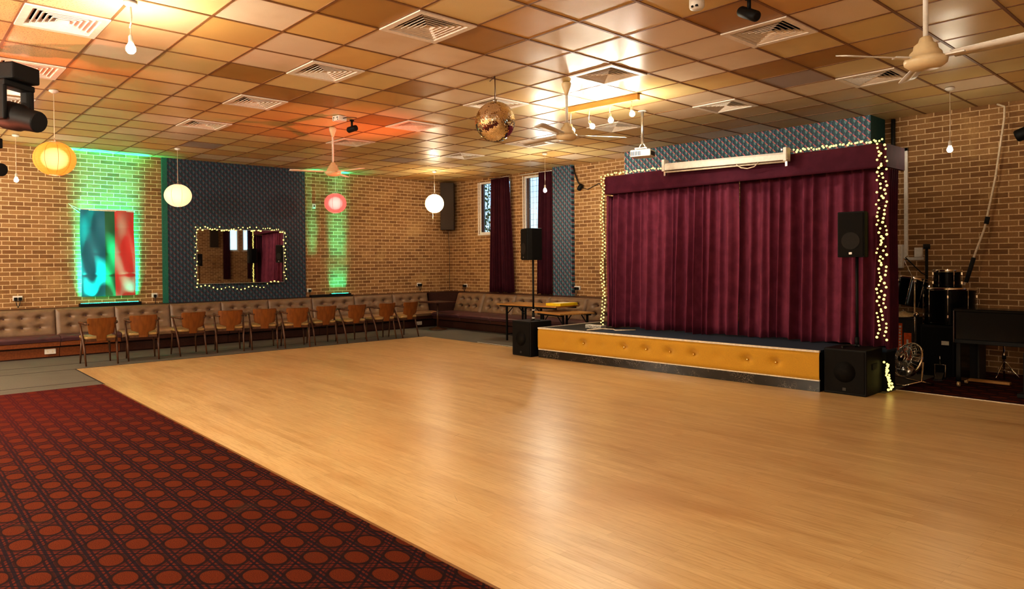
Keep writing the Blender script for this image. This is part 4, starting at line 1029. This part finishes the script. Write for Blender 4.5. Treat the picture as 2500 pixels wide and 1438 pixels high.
# ------------------------------------------------------------------ band corner, right of the stage
def drum(name, label, loc, r, h, rotM, lugs=8):
    t = thing(name, label, 'drum', loc)
    MB().lathe([(r, -h / 2), (r, h / 2)], 40, (0, 0, 0), 0, rotM, True, False).build('shell', M['gloss'], t)
    for z, nm in ((h / 2, 'drum_head'), (-h / 2, 'drum_head')):
        MB().lathe([(.0001, z - .001), (r - .004, z)], 40, (0, 0, 0), 0, rotM, False).build(nm, M['blackcloth'], t)
    for z in (h / 2 - .01, -h / 2 + .01):
        MB().lathe([(r + .001, -.022), (r + .012, -.020), (r + .012, .016), (r + .004, .02)], 40, (0, 0, z), 0, rotM).build('hoop', M['gloss'] if z < 0 else M['chrome'], t)
    for k in range(lugs):
        l = MB(); Ml = rotM @ rot('Z', math.degrees(2 * PI * k / lugs + .2))
        for z in (h * .27, -h * .27): l.box((0, 0, 0), (.016, .016, .036), 0, Ml @ tr(r + .012, 0, z))
        l.tube([tuple(Ml @ Vector((r + .016, 0, h / 2))), tuple(Ml @ Vector((r + .016, 0, 0))), tuple(Ml @ Vector((r + .016, 0, -h / 2)))], .004, 6)
        l.build('tension_bolt', M['chrome'], t)
    return t
t = drum('floor_tom', 'wide black drum lying on the tall amplifier cabinet', (2.42, 7.18, .96), .30, .50, Matrix.Identity(4), 8)
t = drum('tom_drum', 'small black tom stacked on top of the wide drum', (2.385, 7.2, 1.345), .158, .235, Matrix.Identity(4), 6)
t = drum('tilted_drum', 'black drum leaning tilted beside the stage wing curtain', (1.91, 7.22, 1.145), .205, .40, rot('Y', 10) @ rot('X', -6), 8)
t = thing('cymbal', 'bronze cymbal lying on the grey box with red stickers', 'cymbal', (1.885, 7.03, .833))
MB().lathe([(.0001, .035), (.03, .03), (.045, .012), (.19, -.012), (.192, -.016)][::-1], 36, (0, 0, 0), 0, rot('X', 9)).build('disc', M['brass'], t); MB().cyl((0, 0, .04), .012, .04, 10).build('wing_nut', M['chrome'], t)
t = thing('flight_case', 'narrow grey upright case with red orange stickers', 'case', (1.93, 7.06, 0))
MB().bx(-.125, .125, -.06, .22, .002, .775).build('body', M['grey2'], t, bevel=.006)
q = MB()
for sx in (-1, 1): q.bx(sx * .125 - .008, sx * .125 + .008, -.068, -.052, .01, .775)
q.bx(-.125, .125, -.068, -.052, .765, .78); q.build('edge_trim', M['steel'], t)
MB().bx(-.112, -.05, -.065, -.061, .10, .69).build('sticker', M['orange'], t); MB().bx(-.03, .068, -.065, -.061, .16, .555).build('sticker', M['orange'], t)
q = MB()
for n_ in range(12): q.bx(-.092, -.07 + .004 * (n_ % 3), -.067, -.065, .14 + n_ * .044, .165 + n_ * .044 + .004 * (n_ % 2))
q.bx(.005, .03, -.067, -.065, .33, .46); q.bx(-.005, .045, -.067, -.065, .28, .30); q.bx(.012, .022, -.067, -.065, .24, .33); q.build('sticker_print', M['paper'], t)
t = thing('amplifier_cabinet', 'tall dark amplifier cabinet with small white label', 'amplifier', (2.36, 7.02, 0))
MB().bx(-.205, .205, -.17, .24, .0, .70).build('body', M['cab'], t, bevel=.01); MB().bx(-.18, .18, -.178, -.17, .03, .67).build('grille', M['blackcloth'], t); MB().bx(.055, .145, -.182, -.178, .435, .49).build('maker_plate', M['paper'], t)
t = thing('amplifier_cabinet', 'low dark cabinet standing under the keyboard', 'amplifier', (2.77, 6.92, 0))
MB().bx(-.10, .10, -.15, .16, .0, .53).build('body', M['grey2'], t, bevel=.01); MB().bx(-.08, .08, -.156, -.15, .03, .5).build('grille', M['cab'], t)
# keyboard piano, floor fan, microphone stand
t = thing('digital_piano', 'black upright keyboard piano on brass castors at right', 'piano', (3.62, 6.15, 0))
MB().bx(-.86, .86, .0, .36, .56, .965).build('case', M['gloss'], t, bevel=.01)
MB().bx(-.88, .88, -.02, .38, .945, .985).build('lid', M['gloss'], t, bevel=.008)
MB().bx(-.86, .86, -.03, .36, .55, .60).build('keybed', M['black'], t, bevel=.006)
for sx in (-1, 1):
    MB().bx(sx * .82 - .03, sx * .82 + .03, -.02, .36, .06, .56).build('side_panel', M['gloss'], t, bevel=.008)
    q = MB()
    for yy in (.0, .32): q.cyl((sx * .82, yy, .03), .03, .03, 14, 0, tr(sx * .82, yy, .03) @ rot('Y', 90) @ tr(-sx * .82, -yy, -.03)); q.bx(sx * .82 - .012, sx * .82 + .012, yy - .012, yy + .012, .03, .07)
    q.build('castor', M['brass'], t)
MB().bx(.20, .74, .10, .16, .07, .56).build('pedal_panel', M['gloss'], t, bevel=.006)
MB().bx(-.87, -.862, -.035, .37, .56, .96).build('brass_edge', M['leg'], t)
t = thing('drum_stand', 'folded chrome tripod stand under the keyboard', 'stand', (3.06, 7.12, 0))
MB().cyl((0, 0, .30), .012, .60, 10).build('tube', M['chrome'], t); MB().cyl((0, 0, .30), .022, .05, 10).build('collar', M['black'], t)
for a in (10, 130, 250):
    Mx = rot('Z', a); MB().tube([(0, 0, .26), (.14, 0, .07), (.17, 0, .01)], .010, 6, 0, Mx).build('leg', M['chrome'], t); MB().tube([(0, 0, .12), (.12, 0, .10)], .007, 6, 0, Mx).build('strut', M['chrome'], t)
tag(MB().bx(2.72, 3.22, 6.66, 6.74, .003, .035).build('wooden_plank', M['topwood'], bevel=.004), 'pale plank lying on the carpet under the keyboard', 'plank')
t = thing('floor_fan', 'chrome floor fan tilted up beside the right subwoofer', 'fan', (2.30, 5.93, 0), R(-35))
t.scale = (1.12, 1.12, 1.12)
Mx = tr(0, 0, .27) @ rot('X', 68)
q = MB()
for k in range(26):
    a = 2 * PI * k / 26; c, s_ = math.cos(a), math.sin(a)
    for sg in (1, -1):
        q.tube([(.035 * c, .035 * s_, sg * .085), (.14 * c, .14 * s_, sg * .075), (.205 * c, .205 * s_, sg * .012)], .0022, 4, 0, Mx)
for r_, z_ in ((.21, 0), (.205, .012), (.205, -.012), (.14, .075), (.14, -.075), (.08, .083), (.08, -.083)):
    q.tube([(r_ * math.cos(2 * PI * k / 36), r_ * math.sin(2 * PI * k / 36), z_) for k in range(36)], .005 if r_ > .2 else .0028, 5, 0, Mx, closed=True)
q.build('guard', M['chrome'], t)
MB().lathe([(.208, -.020), (.213, 0), (.208, .020)], 40, (0, 0, 0), 0, Mx, True, False).build('rim_band', M['chrome'], t, solid=.003)
MB().lathe([(.0001, .10), (.05, .098), (.055, .085), (.0001, .084)], 20, (0, 0, 0), 0, Mx).build('badge_disc', M['chrome'], t)
for k in range(4):
    bm = MB(); Mb = Mx @ rot('Z', 90 * k + 20)
    bm.add([(.03, -.02, .02), (.18, -.075, .035), (.19, .03, -.02), (.10, .06, -.03), (.03, .02, -.02)], [(0, 1, 2, 3, 4)], True, 0, Mb); bm.build('blade', M['steel'], t, solid=.003)
MB().lathe([(.06, -.20), (.075, -.16), (.075, -.09), (.04, -.085)], 20, (0, 0, 0), 0, Mx).build('motor', M['black'], t)
q = MB(); q.tube([(-.235, 0, .28), (-.235, -.02, .06), (-.2, -.2, .014), (-.1, -.26, .012)], .011, 8); q.tube([(.235, 0, .28), (.235, -.02, .06), (.2, -.2, .014), (.1, -.26, .012)], .011, 8); q.tube([(-.235, -.02, .06), (-.2, .15, .013), (.2, .15, .013), (.235, -.02, .06)], .011, 8); q.build('stand', M['chrome'], t)
t = thing('bass_pedal', 'small chrome drum pedal on the floor behind the fan', 'pedal', (2.50, 6.45, 0), R(10))
q = MB(); q.box((0, 0, .02), (.11, .26, .02)); q.tube([(-.06, .1, .01), (-.06, .1, .2), (.06, .1, .2), (.06, .1, .01)], .009, 6); q.build('frame', M['chrome'], t); MB().box((0, -.02, .07), (.08, .24, .012), 0, rot('X', 14)).build('footboard', M['steel'], t); MB().tube([(0, .1, .19), (0, .06, .32)], .006, 6).build('beater', M['chrome'], t)
t = thing('microphone_stand', 'thin black stand rising behind the drums by the white box', 'stand', (2.04, 7.5, 0))
MB().cyl((0, 0, .94), .02, 1.74, 12).build('tube', M['black'], t); MB().cyl((0, 0, 1.80), .045, .07, 14).build('clutch', M['rubber'], t); MB().lathe([(.16, .0), (.16, .03), (.03, .06), (.02, .08)], 20).build('foot', M['black'], t)
t = thing('cymbal_stand', 'slim chrome cymbal stand arm between the black drums', 'stand', (2.105, 6.79, 0))
MB().cyl((0, 0, .68), .010, 1.30, 10).build('tube', M['chrome'], t); MB().tube([(0, 0, 1.30), (-.16, .06, 1.62), (-.12, .1, 1.66)], .008, 6).build('boom', M['chrome'], t); MB().tube([(-.14, .07, 1.64), (.05, .12, 1.42), (.12, .15, 1.38)], .008, 6).build('boom', M['black'], t)
MB().sphere((0, 0, 1.3), .028, 10, 6).build('wing_joint', M['chrome'], t); MB().sphere((.02, 0, .84), .04, 10, 6).build('clamp', M['chrome'], t); MB().lathe([(.045, .0), (.045, .012), (.012, .03)], 18).build('foot', M['chrome'], t)
t = thing('guitar_stand_instrument', 'orange instrument edge at the far right behind a black stand', 'instrument', (3.62, 5.85, 0))
MB().bx(-.02, .14, -.02, .03, .10, .40).build('body', M['guitar'], t, bevel=.012); MB().bx(-.045, -.02, -.03, .03, .13, .36).build('pale_edge', M['topwood'], t, bevel=.004); MB().bx(-.14, .16, -.10, .10, .003, .05).build('foot', M['black'], t, bevel=.006); MB().bx(-.10, -.05, .0, .06, .05, .52).build('upright', M['black'], t); MB().sphere((.03, 0, .43), .035, 10, 6).build('knob', M['guitar'], t)
# ------------------------------------------------------------------ lights
def spot(loc, tgt, watts, c, ang, blend=.8, r=.05):
    l = bpy.data.lights.new('spot', 'SPOT'); l.energy = watts; l.color = c; l.spot_size = R(ang); l.spot_blend = blend; l.shadow_soft_size = r
    o = bpy.data.objects.new('spot', l); COL.objects.link(o); o.location = loc
    o.rotation_euler = (Vector(tgt) - Vector(loc)).to_track_quat('-Z', 'Y').to_euler(); return o
WARM = (1.0, .91, .77)
for x, y, e in ((4.2, -6.2, 60), (7.6, -2.2, 35), (-1.5, -6.4, 260), (-6.5, -6.5, 240), (.5, -4.6, 70)): point((x, y, 3.0), e, WARM, .12)  # added fill lights near the ceiling, without fittings, to brighten the room
point((5.9, -4.7, 2.15), 85, (1, .92, .78), .10)
# green uplights from the led bars
for y, w, wd, x, tl, spr in ((-.79, 16, 1.05, -9.472, -.012, 40), (-.79, 60, 1.05, -9.484, -.006, 13), (-.79, 7, .95, -9.385, -.025, 15), (4.22, 2, .42, -9.468, -.012, 40), (4.22, 3, .42, -9.392, -.04, 13), (3.55, 1.3, .2, -9.392, -.03, 13)):
    l = bpy.data.lights.new('uplight', 'AREA'); l.shape = 'RECTANGLE'; l.size = .02; l.size_y = wd; l.energy = w; l.color = (.0, 1.0, .60); l.spread = R(spr)
    o = bpy.data.objects.new('uplight', l); COL.objects.link(o)
    zz = -Vector((tl, 0, 1)).normalized(); yy = Vector((0, 1, 0)); xx = yy.cross(zz)
    o.matrix_world = Matrix(((xx.x, yy.x, zz.x, x), (xx.y, yy.y, zz.y, y), (xx.z, yy.z, zz.z, .915), (0, 0, 0, 1)))
spot((-4.0, 2.6, 1.9), (-4.3, 1.5, 3.8), 95, (1, .18, .10), 86, 1.0)  # two added red spots without fittings, for the red glow on the ceiling
spot((-3.6, -4.4, 2.0), (-2.5, -3.2, 3.8), 130, (1, .22, .10), 80, 1.0)
w = bpy.data.worlds.new('world'); scn.world = w; w.use_nodes = True
nt = w.node_tree; bg = nt.nodes['Background']
sk = nt.nodes.new('ShaderNodeTexSky'); sk.sky_type = 'HOSEK_WILKIE'; sk.turbidity = 3; sk.sun_direction = (-.5, -.6, .6)
nt.links.new(sk.outputs[0], bg.inputs[0]); bg.inputs[1].default_value = 4.5
# ------------------------------------------------------------------ camera
f, yaw, pit, rol = 1704.69, 2.428498, .011651, -.0078478
cd = bpy.data.cameras.new('camera'); cam = bpy.data.objects.new('camera', cd); COL.objects.link(cam)
F = Vector((math.cos(yaw) * math.cos(pit), math.sin(yaw) * math.cos(pit), -math.sin(pit)))
Rt = Vector((math.sin(yaw), -math.cos(yaw), 0)); U = Rt.cross(F)
c, s_ = math.cos(rol), math.sin(rol); Rt, U = Rt * c + U * s_, U * c - Rt * s_
cam.matrix_world = Matrix(((Rt.x, U.x, -F.x, 5.5319), (Rt.y, U.y, -F.y, -4.1989), (Rt.z, U.z, -F.z, 1.62367), (0, 0, 0, 1)))
cd.sensor_fit = 'HORIZONTAL'; cd.sensor_width = 36; cd.lens = 36 * f / 2500
cd.shift_x = 74.637 / 2500; cd.shift_y = -59.63 / 2500
cd.clip_start = .05; cd.clip_end = 200
scn.camera = cam
scn.view_settings.view_transform = 'Standard'; scn.view_settings.look = 'Medium High Contrast'; scn.view_settings.exposure = 1.15
scn.cycles.max_bounces = 8; scn.cycles.sample_clamp_indirect = 6
